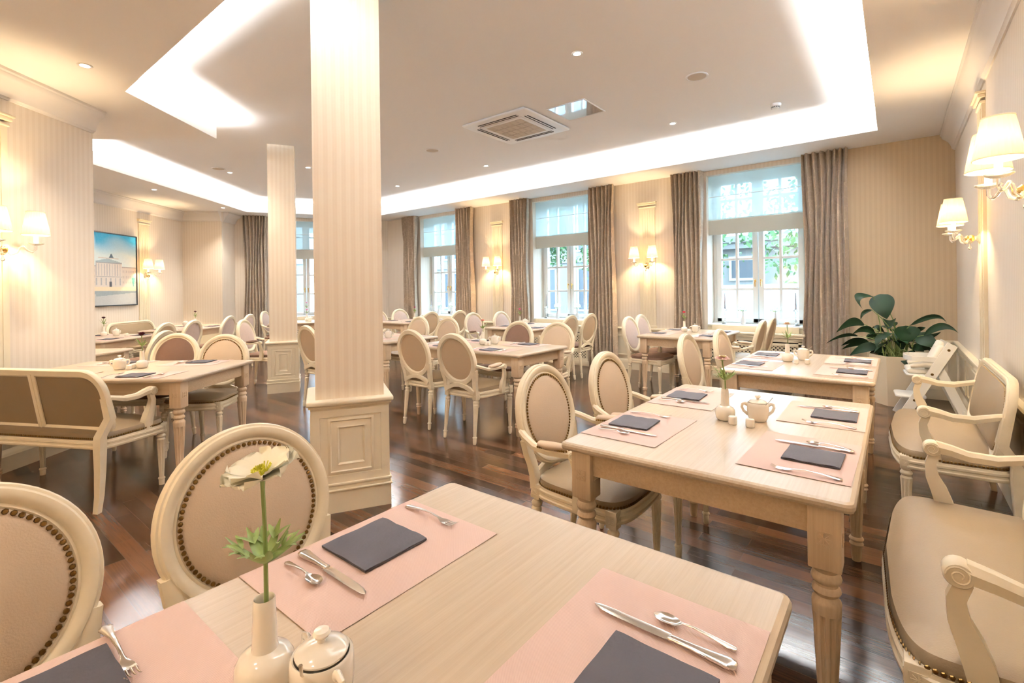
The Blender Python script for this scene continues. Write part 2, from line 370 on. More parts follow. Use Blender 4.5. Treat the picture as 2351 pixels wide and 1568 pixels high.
# ---------------------------------------------------------------- building shell
def rect_path(x0, z0, x1, z1, y): return [(x0, y, z0), (x1, y, z0), (x1, y, z1), (x0, y, z1)]
fl = MB(); fl.box(-13.5, -3.2, -.12, 2.0, 7.9, 0); tag(fl.build('floor', M['floor']), kind='structure')
cl = MB(); cl.box(-13.5, -3.2, HT, 2.0, 8.1, HT+.1); tag(cl.build('ceiling', M['ceil']), kind='structure')
def soffit():
    bm = bmesh.new()
    def loop(pts, z):
        vs = [bm.verts.new((x, y, z)) for x, y in pts]; return [bm.edges.new((vs[i], vs[(i+1) % len(vs)])) for i in range(len(vs))]
    e = loop([(-13.5, -3.2), (2.0, -3.2), (2.0, 8.1), (-13.5, 8.1)], HS)+loop(TRAY, HS)
    bmesh.ops.triangle_fill(bm, use_beauty=True, use_dissolve=False, edges=e)
    r = bmesh.ops.extrude_face_region(bm, geom=bm.faces[:]); bmesh.ops.translate(bm, verts=[v for v in r['geom'] if isinstance(v, bmesh.types.BMVert)], vec=(0, 0, .02))
    bmesh.ops.recalc_face_normals(bm, faces=bm.faces[:])
    me = bpy.data.meshes.new('ceiling_soffit'); bm.to_mesh(me); bm.free(); me.materials.append(M['ceil'])
    o = bpy.data.objects.new('ceiling_soffit', me); COL.objects.link(o); tag(o, kind='structure')
soffit()
fa = MB()
fa.sweep([(x, y, HS) for x, y in TRAY[::-1]], [(-.001, .004), (.018, .021), (.018, .18), (-.001, .18)], (0, 0, 1))
tag(fa.build('trim_cove_fascia', M['fascia'], angle=30), kind='structure')

CROWN = [(0, 0), (.012, 0), (.018, .012), (.03, .018), (.036, .05), (.06, .10), (.10, .135), (.115, .15), (.118, .17), (.13, .18), (.13, .20), (0, .20)]
RAIL_Z = .69
def wall(side, origin, heading, length, openings=(), thick=.45, mat='paper', crown=True, dado=True, z1=HS+.01, skip_rail=(), panels=True, extra=()):
    """local x runs along the wall seen from inside, local y goes outward"""
    root_loc = (origin[0], origin[1], 0)
    b = MB()
    xs = [0]+[v for o in openings for v in (o[0], o[1])]+[length]
    for i in range(0, len(xs), 2):
        if dado: b.box(xs[i], 0, 0, xs[i+1], thick, RAIL_Z-.03, mi=1); b.box(xs[i], 0, RAIL_Z-.03, xs[i+1], thick, z1, mi=0)
        else: b.box(xs[i], 0, 0, xs[i+1], thick, z1)
    for (a, c, za, zb) in openings:
        b.box(a, 0, 0, c, thick, za, mi=1 if dado else 0); b.box(a, 0, zb, c, thick, z1)
    w_ = b.build('wall_'+side, [M[mat], M['cream']], loc=root_loc, rz=heading); tag(w_, kind='structure')
    segs = []; x = 0
    for (a, c) in sorted(skip_rail): segs.append((x, a)); x = c
    segs.append((x, length))
    bb = MB(); tr = MB()
    for (a, c) in segs:
        if c-a < .05: continue
        bb.box(a, -.022, 0, c, 0, .12); bb.sweep([(a, 0, .12), (c, 0, .12)], [(0, 0), (.022, 0), (.018, .012), (.018, .022), (.012, .03), (.006, .045), (0, .05)], (0, 0, 1), closed=False)
        if dado:
            tr.sweep([(a, 0, RAIL_Z-.075), (c, 0, RAIL_Z-.075)], [(0, 0), (.010, 0), (.014, .02), (.014, .03), (.03, .045), (.042, .052), (.044, .068), (.036, .078), (0, .078)], (0, 0, 1), closed=False)
            if panels:
                n = max(1, round((c-a)/.95)); wd = (c-a)/n
                for k in range(n):
                    p0, p1 = a+k*wd+.08, a+(k+1)*wd-.08
                    if p1-p0 > .15:
                        tr.sweep(rect_path(p0, .22, p1, RAIL_Z-.12, 0), [(0, 0), (0, .012), (-.012, .016), (-.026, .012), (-.03, 0)], (0, -1, 0))
    tag(bb.build('baseboard_'+side, M['cream'], loc=root_loc, rz=heading), kind='structure')
    if tr.v: tag(tr.build('trim_dado_'+side, M['cream'], loc=root_loc, rz=heading), kind='structure')
    if crown:
        c_ = MB(); c_.sweep([(0, 0, HS-.20), (length, 0, HS-.20)], CROWN, (0, 0, 1), closed=False)
        tag(c_.build('trim_crown_'+side, M['plaster'], loc=root_loc, rz=heading), kind='structure')
    return w_
def pilaster(n, origin, heading, x, z_top=2.72, wd=.26):
    b = MB()
    b.box(x-wd/2, -.022, RAIL_Z, x+wd/2, 0, z_top-.07)
    for k in range(5): b.box(x-wd/2+.03+k*(wd-.06)/5+.008, -.027, RAIL_Z+.06, x-wd/2+.03+(k+1)*(wd-.06)/5-.008, -.02, z_top-.12)
    b.box(x-wd/2-.012, -.032, z_top-.09, x+wd/2+.012, 0, z_top-.07, .004)
    b.box(x-wd/2-.022, -.045, z_top-.05, x+wd/2+.022, 0, z_top-.02, .006); b.box(x-wd/2-.032, -.06, z_top-.02, x+wd/2+.032, 0, z_top, .006)
    b.box(x-wd/2-.01, -.03, RAIL_Z, x+wd/2+.01, 0, RAIL_Z+.05, .004)
    tag(b.build('trim_pilaster_%d' % n, M['cream'], loc=(origin[0], origin[1], 0), rz=heading), kind='structure')

WX0 = -9.84                                  # left corner of the window wall
WC = [-1.585, -4.79, -8.0]                   # window centres along the window wall
HALF = .63
wall('window_side', (WX0, 7.5), 0, .56-WX0, [(c-HALF-WX0, c+HALF-WX0, .79, 3.0) for c in sorted(WC)], crown=False, skip_rail=[(c-.66-WX0, c+.66-WX0) for c in sorted(WC)])
wall('right', (.54, 7.5), -PI/2, 10.3, mat='paper', thick=.2)
ENDC = Vector((WX0, 7.5)); EM = Vector((math.cos(HM), math.sin(HM))); EN = Vector((-math.sin(HM), math.cos(HM)))
ES = ENDC-EM*4.2                             # left end of the end wall (hidden behind the pier)
ECX = 4.2-1.87
wall('end', (ES.x, ES.y), HM, 4.2, [(ECX-HALF, ECX+HALF, .79, 3.0)], crown=False, skip_rail=[(ECX-.66, ECX+.66)])
P1 = LW(-6.95, 10.25); HLd = Vector((math.cos(HL), math.sin(HL)))
PW0 = P1-HLd*6.0
wall('left_painting', (PW0.x, PW0.y), HL, 6.0, thick=.2)
HR = HL-PI/2
P2 = P1+Vector((math.cos(HR), math.sin(HR)))*.82
wall('pier', (P1.x, P1.y), HR, .82, thick=.06, crown=True)
P2b = P2+HLd*.05+Vector((math.cos(HR), math.sin(HR)))*.002
wall('pier_return', (P2b.x, P2b.y), HL, .75, thick=.25, dado=True)
E1 = LW(-3.93, 4.57); NL0 = E1-HLd*5.2
wall('left_near', (NL0.x, NL0.y), HL, 5.2, thick=.25)
wall('return', (E1.x, E1.y), HL+PI/2+PI, 0.01, thick=.01, crown=False, dado=False, panels=False) if False else None
RW1 = E1+Vector((math.cos(HL+PI/2), math.sin(HL+PI/2)))*3.3
rw = MB(); rw.box(.03, .002, 0, 3.3, .25, HS+.01); tag(rw.build('wall_left_return', M['paper'], loc=(E1.x, E1.y, 0), rz=HL+PI/2), kind='structure')
bw = MB(); bw.box(-5.5, -2.6, 0, .8, -2.4, HS+.01); tag(bw.build('wall_behind', M['paper']), kind='structure')
pilaster(1, (WX0, 7.5), 0, -3.14-WX0); pilaster(2, (WX0, 7.5), 0, -6.30-WX0)
pilaster(3, (.54, 7.5), -PI/2, 7.5-5.23, 2.80); pilaster(4, (.54, 7.5), -PI/2, 7.5-3.10, 2.80)
def along(px_d, base, P): return (P-base).dot(HLd)
pilaster(5, (PW0.x, PW0.y), HL, 6.0-(10.25-9.12), 2.75)
pilaster(6, (NL0.x, NL0.y), HL, 5.2-(4.57-3.64), 2.75, .22)
# tan paper zone: the window wall beside the right-hand curtain is a deeper tan paper
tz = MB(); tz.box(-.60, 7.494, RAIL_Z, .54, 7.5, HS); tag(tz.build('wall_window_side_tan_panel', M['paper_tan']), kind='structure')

# ---------------------------------------------------------------- windows, blinds, curtains, radiator covers
def window(n, origin, heading):
    root = empty('window_%d' % n, (origin[0], origin[1], 0), heading); tag(root, kind='structure')
    b = MB(); y0, y1 = .33, .40; H_ = HALF; zt, zb = 3.0, .79
    b.box(-H_, y0, zb, -H_+.05, y1, zt, .006); b.box(H_-.05, y0, zb, H_, y1, zt, .006); b.box(-H_, y0, zt-.05, H_, y1, zt, .006)
    b.box(-H_, y0-.01, 2.22, H_, y1, 2.32, .006); b.box(-H_, y0-.01, zb, H_, y1, zb+.03, .006)
    b.build('window_frame', M['winwhite'], root)
    for sgn in (-1, 1):
        c = MB(); xa, xb = sorted((sgn*.005, sgn*(H_-.05)))
        s0, s1 = y0-.02, y1-.015; wst = .07
        for (za, zc) in ((zb+.02, 2.22), (2.32, zt-.05)):
            c.box(xa, s0, za, xa+wst, s1, zc, .006); c.box(xb-wst, s0, za, xb, s1, zc, .006); c.box(xa, s0, za, xb, s1, za+.06, .006); c.box(xa, s0, zc-.06, xb, s1, zc, .006)
            xm = (xa+xb)/2; c.box(xm-.018, s0+.004, za+.05, xm+.018, s1-.01, zc-.05, .003)
            hs = [1.304, 1.755] if za < 1 else [2.65]
            for z in hs: c.box(xa+.05, s0+.006, z-.017, xb-.05, s1-.012, z+.017, .003)
        cs = c.build('casement', M['winwhite'], root)
        p = MB(); p.box(xa+.05, .355, zb+.06, xb-.05, .36, 2.18); p.box(xa+.05, .355, 2.36, xb-.05, .36, zt-.09); p.build('pane', M['glass'], cs)
        h = MB(); x = sgn*.04; h.lathe([(.011, 0), (.013, .004), (.008, .012), (.006, .03)], 12, M=Matrix.Translation((x, s0, 1.42)) @ Matrix.Rotation(PI/2, 4, 'X'))
        h.tube([(x, s0-.03, 1.43), (x, s0-.034, 1.40), (x, s0-.03, 1.34)], [.006, .008, .006], 8); h.dome((x, s0-.03, 1.435), (0, -1, 0), .012)
        h.build('handle', M['gold'], cs)
    s = MB(); s.box(-H_-.0, -.02, zb-.02, H_+.0, y0, zb+.004, .004); s.build('window_sill', M['winwhite'], root)
    # apron step and shelf below the sill
    return root
def blind(origin, heading, label, half=.66):
    root = empty('roman_blind', (origin[0], origin[1], 0), heading); tag(root, label, 'blind', 'sheer roman blinds in the windows')
    b = MB(); y = .10; zs = [3.06, 3.04, 2.69, 2.32]
    n = 24
    for (za, zc) in ((3.065, 3.04), (3.04, 2.69), (2.69, 2.34)):
        vs = []
        for k in range(n+1):
            x = -half+2*half*k/n
            for (z, dy) in ((za, 0), ((za+zc)/2, .006*math.sin(k*.5)), (zc, 0)): vs.append((x, y+dy, z))
        b.add(vs, [(k*3+j, k*3+3+j, k*3+4+j, k*3+1+j) for k in range(n) for j in (0, 1)])
    b.build('sheer_panel', M['sheer'], root)
    d = MB(); d.box(-half, y-.012, 2.12, half, y-.006, 2.33); d.box(-half, y+.006, 2.12, half, y+.010, 2.36); d.build('folded_hem', M['blindband'], root)
    r = MB()
    for z in (3.04, 2.69, 2.335): r.tube([(-half, y-.006, z), (half, y-.006, z)], .005, 8)
    r.build('batten', M['whiteplastic'], root)
def curtain(origin, heading, x0, x1, label, seed):
    rnd = random.Random(seed); b = MB(); nx, nz = 70, 14; vs = []; folds = 7
    ph = rnd.random()*6; zt = HS
    for j in range(nz+1):
        t = j/nz; z = zt*(1-t)+.015*t
        for i in range(nx+1):
            u = i/nx; spread = 1-.10*math.sin(PI*min(1, t*1.2))+.04*t
            xm = (x0+x1)/2+(u-.5)*(x1-x0)*spread+.010*math.sin(9*t+u*7+ph)
            a = 2*PI*(folds*u+.25*math.sin(3.1*u+2*t+ph))
            yy = -.11+.056*math.sin(a)*(1-.25*t)+.012*math.sin(2.7*a+ph+3*t)
            vs.append((xm, yy, z))
    W = nx+1
    b.add(vs, [(j*W+i, j*W+i+1, j*W+W+i+1, j*W+W+i) for j in range(nz) for i in range(nx)])
    # cloth thickness
    n0 = len(vs); vs2 = [(x, y+.012, z) for x, y, z in vs]
    b.add(vs2, [(j*W+i, j*W+W+i, j*W+W+i+1, j*W+i+1) for j in range(nz) for i in range(nx)])
    root = b.build('curtain', M['curtain'], loc=(origin[0], origin[1], 0), rz=heading, angle=80); tag(root, label, 'curtain', 'damask curtains at the windows'); return root
def radiator(origin, heading, label):
    root = empty('radiator_cover', (origin[0], origin[1], 0), heading); tag(root, label, 'radiator cover', 'lattice radiator covers under the windows')
    t = MB(); t.box(-.64, -.16, .665, .64, 0, .70, .012); t.box(-.62, -.15, .64, .62, 0, .667, .004); t.box(-.56, -.05, .70, .56, 0, .785, .004); t.build('shelf', M['cream'], root)
    c = MB(); c.box(-.62, -.13, .585, .62, -.11, .64, .003); c.box(-.62, -.13, .53, .62, -.11, .570, .003)
    c.box(-.62, -.13, .0, .62, -.11, .13, .003); c.box(-.625, -.14, 0, .625, -.13, .09, .004)
    c.box(-.62, -.13, .13, -.56, -.11, .60); c.box(.56, -.13, .13, .62, -.11, .60); c.box(-.62, -.11, 0, -.60, 0, .64); c.box(.60, -.11, 0, .62, 0, .64)
    c.build('casing', M['cream'], root)
    g = MB(); sp = .05; z0, z1 = .13, .53
    k = -.56-(z1-z0)
    while k < .56:
        for s_ in (1, -1):
            # diagonal slat clipped to the opening
            xa, xb = k, k+(z1-z0)
            ta = max(0, (-.56-xa)/(xb-xa)); tb = min(1, (.56-xa)/(xb-xa))
            if tb > ta:
                za_, zb_ = (z0+(z1-z0)*ta, z0+(z1-z0)*tb) if s_ > 0 else (z1-(z1-z0)*ta, z1-(z1-z0)*tb)
                A, B = Vector((xa+(xb-xa)*ta, -.118+.002*s_, za_)), Vector((xa+(xb-xa)*tb, -.118+.002*s_, zb_))
                d = (B-A).normalized(); nn = d.cross(Vector((0, 1, 0)))*.008
                g.add([A+nn, B+nn, B-nn, A-nn, A+nn+Vector((0, .004, 0)), B+nn+Vector((0, .004, 0)), B-nn+Vector((0, .004, 0)), A-nn+Vector((0, .004, 0))], [(0, 1, 2, 3), (4, 7, 6, 5), (0, 4, 5, 1), (2, 6, 7, 3)])
        k += sp
    g.build('lattice_grille', M['cream'], root)
    d = MB(); d.box(-.60, -.03, .05, .60, -.02, .62); d.build('dark_backing', M['dark'], root)
WLAB = ['right-hand', 'middle', 'far-left']
for i, c in enumerate(WC):
    o = (c, 7.5); n = WLAB[i]
    window(i+1, o, 0)
    blind(o, 0, 'sheer pale blue roman blind over the %s window of the long wall' % n)
    radiator(o, 0, 'cream radiator cover with diamond lattice under the %s long-wall window' % n)
    curtain(o, 0, .62, 1.13, 'brown damask curtain hanging right of the %s long-wall window' % n, 10+i)
    curtain(o, 0, -1.11, -.655, 'brown damask curtain hanging left of the %s long-wall window' % n, 20+i)
EO = ES+EM*ECX
window(4, (EO.x, EO.y), HM)
blind((EO.x, EO.y), HM, 'sheer roman blind over the end-wall window, seen between the two pillars')
radiator((EO.x, EO.y), HM, 'cream radiator cover under the end-wall window between the pillars')
curtain((EO.x, EO.y), HM, -1.27, -.80, 'damask curtain left of the small pillar, at the end-wall window', 33)
curtain((EO.x, EO.y), HM, .72, 1.2, 'damask curtain right of the end-wall window, mostly behind the big pillar', 34)

# ---------------------------------------------------------------- pillars
def pillar(loc, ws, wb, label):
    root = empty('pillar', (loc[0], loc[1], 0), HM); tag(root, label, 'pillar')
    h = ws/2; s = MB(); s.box(-h, -h, RAIL_Z, h, h, HT); s.build('shaft', M['paper_lamp_tint'], root)
    q = wb/2; p = MB(); p.box(-q, -q, 0, q, q, RAIL_Z-.03)
    p.box(-q-.012, -q-.012, 0, q+.012, q+.012, .13); p.box(-q-.02, -q-.02, .13, q+.02, q+.02, .142, .004)
    p.box(-q-.010, -q-.010, .142, q+.010, q+.010, .165, .004); p.box(-q-.016, -q-.016, .165, q+.016, q+.016, .18, .004)
    p.box(-q-.008, -q-.008, RAIL_Z-.062, q+.008, q+.008, RAIL_Z-.045, .003); p.box(-q-.018, -q-.018, RAIL_Z-.047, q+.018, q+.018, RAIL_Z-.032, .003)
    p.box(-q-.032, -q-.032, RAIL_Z-.034, q+.032, q+.032, RAIL_Z, .012, seg=4)
    pd = p.build('pedestal', M['cream'], root)
    for k in range(4):
        m = MB(); ins = wb*.13; f = MB()
        f.sweep(rect_path(-q, .18, q, RAIL_Z-.06, -q), [(0, 0), (0, .006), (-wb*.10, .006), (-wb*.105, 0)], (0, -1, 0))
        f.sweep(rect_path(-q+wb*.2, .235, q-wb*.2, RAIL_Z-.115, -q), [(0, 0), (.0, .006), (-.014, .012), (-.02, .006), (-.05, .006), (-.056, .010), (-.066, 0)], (0, -1, 0))
        m.merge(f, Matrix.Rotation(k*PI/2, 4, 'Z')); m.build('panel_moulding', M['cream'], pd)
pillar((-2.85, 1.84), .405, .45, 'large foreground pillar with cream striped paper and panelled pedestal')
pillar((-6.64, 3.29), .33, .37, 'smaller distant pillar with cream striped paper, left of the big one')

# ---------------------------------------------------------------- tables
def table_leg():
    b = MB(); h = .041
    b.box(-h, -h, .545, h, h, .735, .004)
    for k in range(4):
        Mx = Matrix.Rotation(k*PI/2, 4, 'Z') @ Matrix.Translation((0, -h, .635)); r = MB()
        r.sweep([(-.02, 0, -.02), (.02, 0, -.02), (.02, 0, .02), (-.02, 0, .02)], [(0, 0), (0, .002), (-.003, .002), (-.003, 0)], (0, -1, 0))
        for a in range(8):
            an = a*PI/4; r.tube([(0, -.001, 0), (.016*math.cos(an), -.001, .016*math.sin(an))], .0017, 5)
        r.dome((0, 0, 0), (0, -1, 0), .005, 8); b.merge(r, Mx)
    b.lathe([(.040, .545), (.034, .535), (.030, .53), (.036, .522), (.039, .512), (.036, .502), (.029, .497), (.029, .490), (.035, .483), (.037, .474), (.033, .466), (.028, .461), (.030, .455), (.036, .448), (.038, .440), (.037, .425)], 32, caps=False)
    b.lathe([(.037, .425), (.0365, .42), (.036, .415), (.0355, .40), (.023, .13), (.024, .12)], 64, flute=(10, .14, .41, .4), caps=False) if False else b.lathe([(.037, .425), (.0365, .412)], 32, caps=False)
    # fluted taper
    seg = 64; vs = []; zs = [.412, .402, .38, .25, .14, .128, .12]
    for z in zs:
        r0 = .022+(.0365-.022)*(z-.12)/(.412-.12)
        for k in range(seg):
            a = 2*PI*k/seg; d = .20*max(0, math.sin(a*9))**.5 if .13 < z < .41 else 0
            vs.append((r0*(1-d)*math.cos(a), r0*(1-d)*math.sin(a), z))
    b.add(vs, [(i*seg+k, i*seg+(k+1) % seg, (i+1)*seg+(k+1) % seg, (i+1)*seg+k) for i in range(len(zs)-1) for k in range(seg)])
    b.lathe([(.022, .12), (.028, .115), (.031, .108), (.028, .10), (.024, .097), (.028, .09), (.030, .084), (.026, .078), (.0235, .074), (.021, .02), (.018, 0)], 24)
    return b
LEG_ME = table_leg().build('leg', M['oakleg']); LEG_DATA = LEG_ME.data; bpy.data.objects.remove(LEG_ME)
TOP = {}
def table(center, heading, L_, W_, label):
    root = empty('dining_table', (center[0], center[1], 0), heading); tag(root, label, 'table', 'pale oak dining tables')
    key = (L_, W_)
    if key not in TOP:
        t = MB(); r = .025; out = []
        for (sx, sy, a0) in ((1, 1, 0), (-1, 1, 90), (-1, -1, 180), (1, -1, 270)):
            for k in range(5):
                a = R(a0+k*22.5); out.append((sx*(L_/2-r)+r*math.cos(a), sy*(W_/2-r)+r*math.sin(a), 0))
        prof = [(-.014, .0), (-.004, .003), (0, .011), (0, .02), (-.004, .027), (-.014, .031)]
        t.sweep([(x, y, .729) for x, y, z in out], prof, (0, 0, 1))
        n = len(out)
        # flat faces
        def ins(q, z): return [(math.copysign(L_/2-r, x)+(x-math.copysign(L_/2-r, x))*(r-.014)/r, math.copysign(W_/2-r, y)+(y-math.copysign(W_/2-r, y))*(r-.014)/r, z) for x, y, _ in out]
        t.add(ins(0, .76), [tuple(range(n))]); t.add(ins(0, .729), [tuple(range(n-1, -1, -1))])
        a = MB(); ax, ay = L_/2-.055, W_/2-.055
        for (x0, y0, x1, y1) in ((-ax, -ay, ax, -ay+.02), (-ax, ay-.02, ax, ay), (-ax, -ay, -ax+.02, ay), (ax-.02, -ay, ax, ay)): a.box(x0, y0, .635, x1, y1, .73, .003)
        to = t.build('tabletop', M['oak'], angle=25); ao = a.build('apron', M['oakapron'])
        TOP[key] = (to.data, ao.data); bpy.data.objects.remove(to); bpy.data.objects.remove(ao)
    for nme, me in zip(('tabletop', 'apron'), TOP[key]):
        o = bpy.data.objects.new(nme, me); COL.objects.link(o); o.parent = root
    for sx in (-1, 1):
        for sy in (-1, 1):
            o = bpy.data.objects.new('leg', LEG_DATA); COL.objects.link(o); o.parent = root; o.location = (sx*(L_/2-.075), sy*(W_/2-.075), 0)
    return root

# ---------------------------------------------------------------- chairs
def chair_leg(front=True):
    b = MB(); h = .024
    b.box(-h, -h, .385, h, h, .455, .003)
    for k in range(4):
        Mx = Matrix.Rotation(k*PI/2, 4, 'Z') @ Matrix.Translation((0, -h, .42)); r = MB()
        for a in range(8): r.tube([(0, -.0005, 0), (.013*math.cos(a*PI/4), -.0005, .013*math.sin(a*PI/4))], .0012, 4)
        r.sweep([(-.017, 0, -.017), (.017, 0, -.017), (.017, 0, .017), (-.017, 0, .017)], [(0, 0), (0, .0015), (-.002, .0015), (-.002, 0)], (0, -1, 0)); b.merge(r, Mx)
    b.lathe([(.022, .387), (.017, .38), (.016, .374), (.023, .368), (.0255, .36), (.023, .352), (.019, .347), (.022, .34), (.024, .335)], 20, caps=False)
    seg = 40; vs = []; zs = [.335, .325, .31, .12, .085, .078, .07]
    for z in zs:
        r0 = .0135+(.024-.0135)*(z-.07)/(.335-.07)
        for k in range(seg):
            a = 2*PI*k/seg; d = .15*max(0, math.sin(a*8))**.5 if .08 < z < .33 else 0
            vs.append((r0*(1-d)*math.cos(a), r0*(1-d)*math.sin(a), z))
    b.add(vs, [(i*seg+k, i*seg+(k+1) % seg, (i+1)*seg+(k+1) % seg, (i+1)*seg+k) for i in range(len(zs)-1) for k in range(seg)])
    b.lathe([(.0135, .07), (.0185, .066), (.020, .060), (.018, .054), (.0145, .052), (.0165, .047), (.015, .012), (.011, 0)], 16)
    return b
CLEG = chair_leg(); _o = CLEG.build('leg', M['chairwood']); CLEG_DATA = _o.data; bpy.data.objects.remove(_o)
def spiral(c, ax_u, ax_v, r, n=26, turns=1.6): return [Vector(c)+(Vector(ax_u)*math.cos(2*PI*turns*k/n)+Vector(ax_v)*math.sin(2*PI*turns*k/n))*r*(1-.75*k/n) for k in range(n+1)]
def seat_outline(wf, wr, yf, yr, n=56, ex=5.0, z=0, bow=.02):
    out = []
    for k in range(n):
        a = 2*PI*k/n; c, s_ = math.cos(a), math.sin(a)
        u = math.copysign(abs(c)**(2/ex), c); v = math.copysign(abs(s_)**(2/ex), s_)
        t = (v+1)/2; y = yr+(yf-yr)*t; wd = wr+(wf-wr)*t
        if v > .5: y += bow*(1-u*u)*(v-.5)*2
        out.append((u*wd/2, y, z))
    return out
FRAME_PROF = [(-.052, -.010), (-.052, .008), (-.046, .013), (-.040, .010), (-.034, .018), (-.022, .023), (-.012, .021), (-.008, .015), (-.003, .014), (0, .006), (0, -.012), (-.006, -.020), (-.040, -.020), (-.047, -.014)]
def back_matrix(zc=.735, yc=-.262, tilt=12): return Matrix.Translation((0, yc, zc)) @ Matrix.Rotation(R(tilt), 4, 'X')
def nails_on(path, N, r, step, M_=None):
    b = MB(); P = [Vector(p) for p in path]; acc = 0
    n = len(P)
    for i in range(n):
        a, c = P[i], P[(i+1) % n]; ln = (c-a).length; t = step-acc if acc else 0
        while t < ln:
            b.dome(a+(c-a)*(t/ln), N, r, 7, flat=.75); t += step
        acc = (ln-(t-step)) % step or 1e-6
    if M_ is not None:
        q = MB(); q.merge(b, M_); return q
    return b
def make_chair(key, arms, mat_front, mat_back, mat_seat, nails):
    root = empty('dining_chair'); root['category'] = 'chair'
    BM = back_matrix(); nel = 64
    el = [(.232*math.cos(2*PI*k/nel), 0, .240*math.sin(2*PI*k/nel)) for k in range(nel)]
    fr = MB()                                    # oval ring, N = +Y is the sitter's side; path counter-clockwise about -Y so the profile's outward side faces out
    f0 = MB(); f0.sweep(el, FRAME_PROF, (0, 1, 0)) ; 
    # check outward orientation
    tmp = max(abs(v[0]) for v in f0.v)
    if tmp > .25: f0 = MB(); f0.sweep(el[::-1], FRAME_PROF, (0, 1, 0))
    fr.merge(f0, BM)
    # stiles from the oval down to the rear legs
    for s_ in (-1, 1):
        pts = [BM @ Vector((s_*.205, 0, -.085)), BM @ Vector((s_*.196, -.002, -.15)), Vector((s_*.183, -.222, .54)), Vector((s_*.178, -.213, .49)), Vector((s_*.176, -.21, .43))]
        fr.sweep(pts, [(-.020, -.018), (-.020, .014), (-.012, .019), (.012, .019), (.020, .014), (.020, -.018)], (0, 1, .1), closed=False)
    # apron saddle between oval and seat
    fr.sweep([Vector((x, -.232+.0*x, .505-.055*(abs(x)/.17)**2+0.0)) for x in [-.17, -.12, -.06, 0, .06, .12, .17]], [(-.018, -.012), (-.018, .012), (.018, .012), (.018, -.012)], (0, 1, .1), closed=False)
    fr.build('backrest_frame', M['chairwood'], root)
    pin = [(.183*math.cos(2*PI*k/nel), 0, .191*math.sin(2*PI*k/nel)) for k in range(nel)]
    c = MB(); c0 = MB(); c0.pad([(x, .004, z) for x, y, z in pin], (0, 1, 0), .026, edge=.28); c.merge(c0, BM); c.build('backrest_cushion', mat_front, root)
    c = MB(); c0 = MB(); c0.pad([(x, -.008, z) for x, y, z in pin[::-1]], (0, -1, 0), .004, edge=.1); c.merge(c0, BM); c.build('backrest_outside_panel', mat_back, root)
    rail = MB(); so = seat_outline(.52, .42, .245, -.225)
    prof = [(-.045, .0), (-.004, .0), (0, .006), (0, .014), (-.006, .018), (-.006, .028), (-.001, .033), (-.001, .043), (-.008, .047), (-.010, .056), (-.045, .056)]
    r0 = MB(); r0.sweep([(x, y, .395) for x, y, z in so], prof, (0, 0, 1)); rail.merge(r0); rail.build('seat_rail', M['chairwood'], root)
    st = MB(); si = [(x*.955, .01+(y-.01)*.955, .449) for x, y, z in so]; st.pad(si, (0, 0, 1), .064, edge=.5, rings=7); st.build('seat', mat_seat, root)
    if nails:
        n1 = nails_on([(.177*math.cos(2*PI*k/nel), .014, .185*math.sin(2*PI*k/nel)) for k in range(nel)], (0, 1, 0), .0063, .0146, BM)
        n1.build('backrest_nailhead_trim', M['brass'], root); n1 = MB()
        # nails along the foot of the seat cushion, skipping the back edge
        P = [Vector((x*.962, .01+(y-.01)*.962, .459)) for x, y, z in so]; cen = Vector((0, 0, .459)); acc = 0
        for i in range(len(P)):
            a, b_ = P[i], P[(i+1) % len(P)]; ln = (b_-a).length
            q = 0
            while acc+q*.0145 < ln:
                p = a+(b_-a)*((acc+q*.0145)/ln)
                if p.y > -.19: n1.dome(p, (p-cen), .0066, 6)
                q += 1
            acc = acc+q*.0145-ln
        n1.build('seat_nailhead_trim', M['brass'], root)
    for (x, y, rx, ry) in ((-.222, .205, 0, 0), (.222, .205, 0, 0), (-.172, -.20, -.10, .03), (.172, -.20, -.10, -.03)):
        o = bpy.data.objects.new('leg', CLEG_DATA); COL.objects.link(o); o.parent = root; o.location = (x, y, .0); 
        if rx:
            o.rotation_euler = (rx, ry, 0); o.location = (x+math.sin(ry)*-.42, y+math.sin(rx)*.42, .003)
    if arms:
        for s_ in (-1, 1):
            a = MB()
            pts = [BM @ Vector((s_*.222, .0, -.045)), Vector((s_*.243, -.215, .678)), Vector((s_*.262, -.15, .655)), Vector((s_*.274, -.07, .650)), Vector((s_*.277, .01, .656)), Vector((s_*.276, .055, .662))]
            a.sweep(pts, [(-.014, -.013), (-.017, .004), (-.008, .014), (.008, .014), (.017, .004), (.014, -.013)], (0, 0, 1), closed=False)
            a.lathe([(.021, -.020), (.024, -.014), (.024, .014), (.021, .020)], 20, M=Matrix.Translation((s_*.276, .062, .655)) @ Matrix.Rotation(PI/2, 4, 'Y'))
            for q in (-1, 1): a.tube(spiral((s_*.276+q*.021, .062, .655), (0, 1, 0), (0, 0, 1), .018), .0018, 5)
            sp_ = [Vector((s_*.275, .055, .645)), Vector((s_*.273, .07, .60)), Vector((s_*.264, .075, .55)), Vector((s_*.254, .07, .51)), Vector((s_*.250, .065, .46)), Vector((s_*.248, .06, .415))]
            a.sweep(sp_, [(-.016, -.013), (-.016, .013), (.016, .013), (.016, -.013)], (1, 0, 0), closed=False, scale=[.85, .95, 1.1, 1.35, 1.5, 1.3])
            ao = a.build('armrest', M['chairwood'], root)
            p = MB(); pp = [(s_*.264, -.12, .672), (s_*.271, -.08, .674), (s_*.275, -.03, .678), (s_*.276, .015, .682)]
            p.tube([(s_*.260, -.135, .666)]+pp+[(s_*.276, .03, .680)], [.004, .020, .026, .026, .020, .004], 14, flat=.72); p.build('arm_pad', mat_front if mat_front != M['lilac'] else M['brown'], ao)
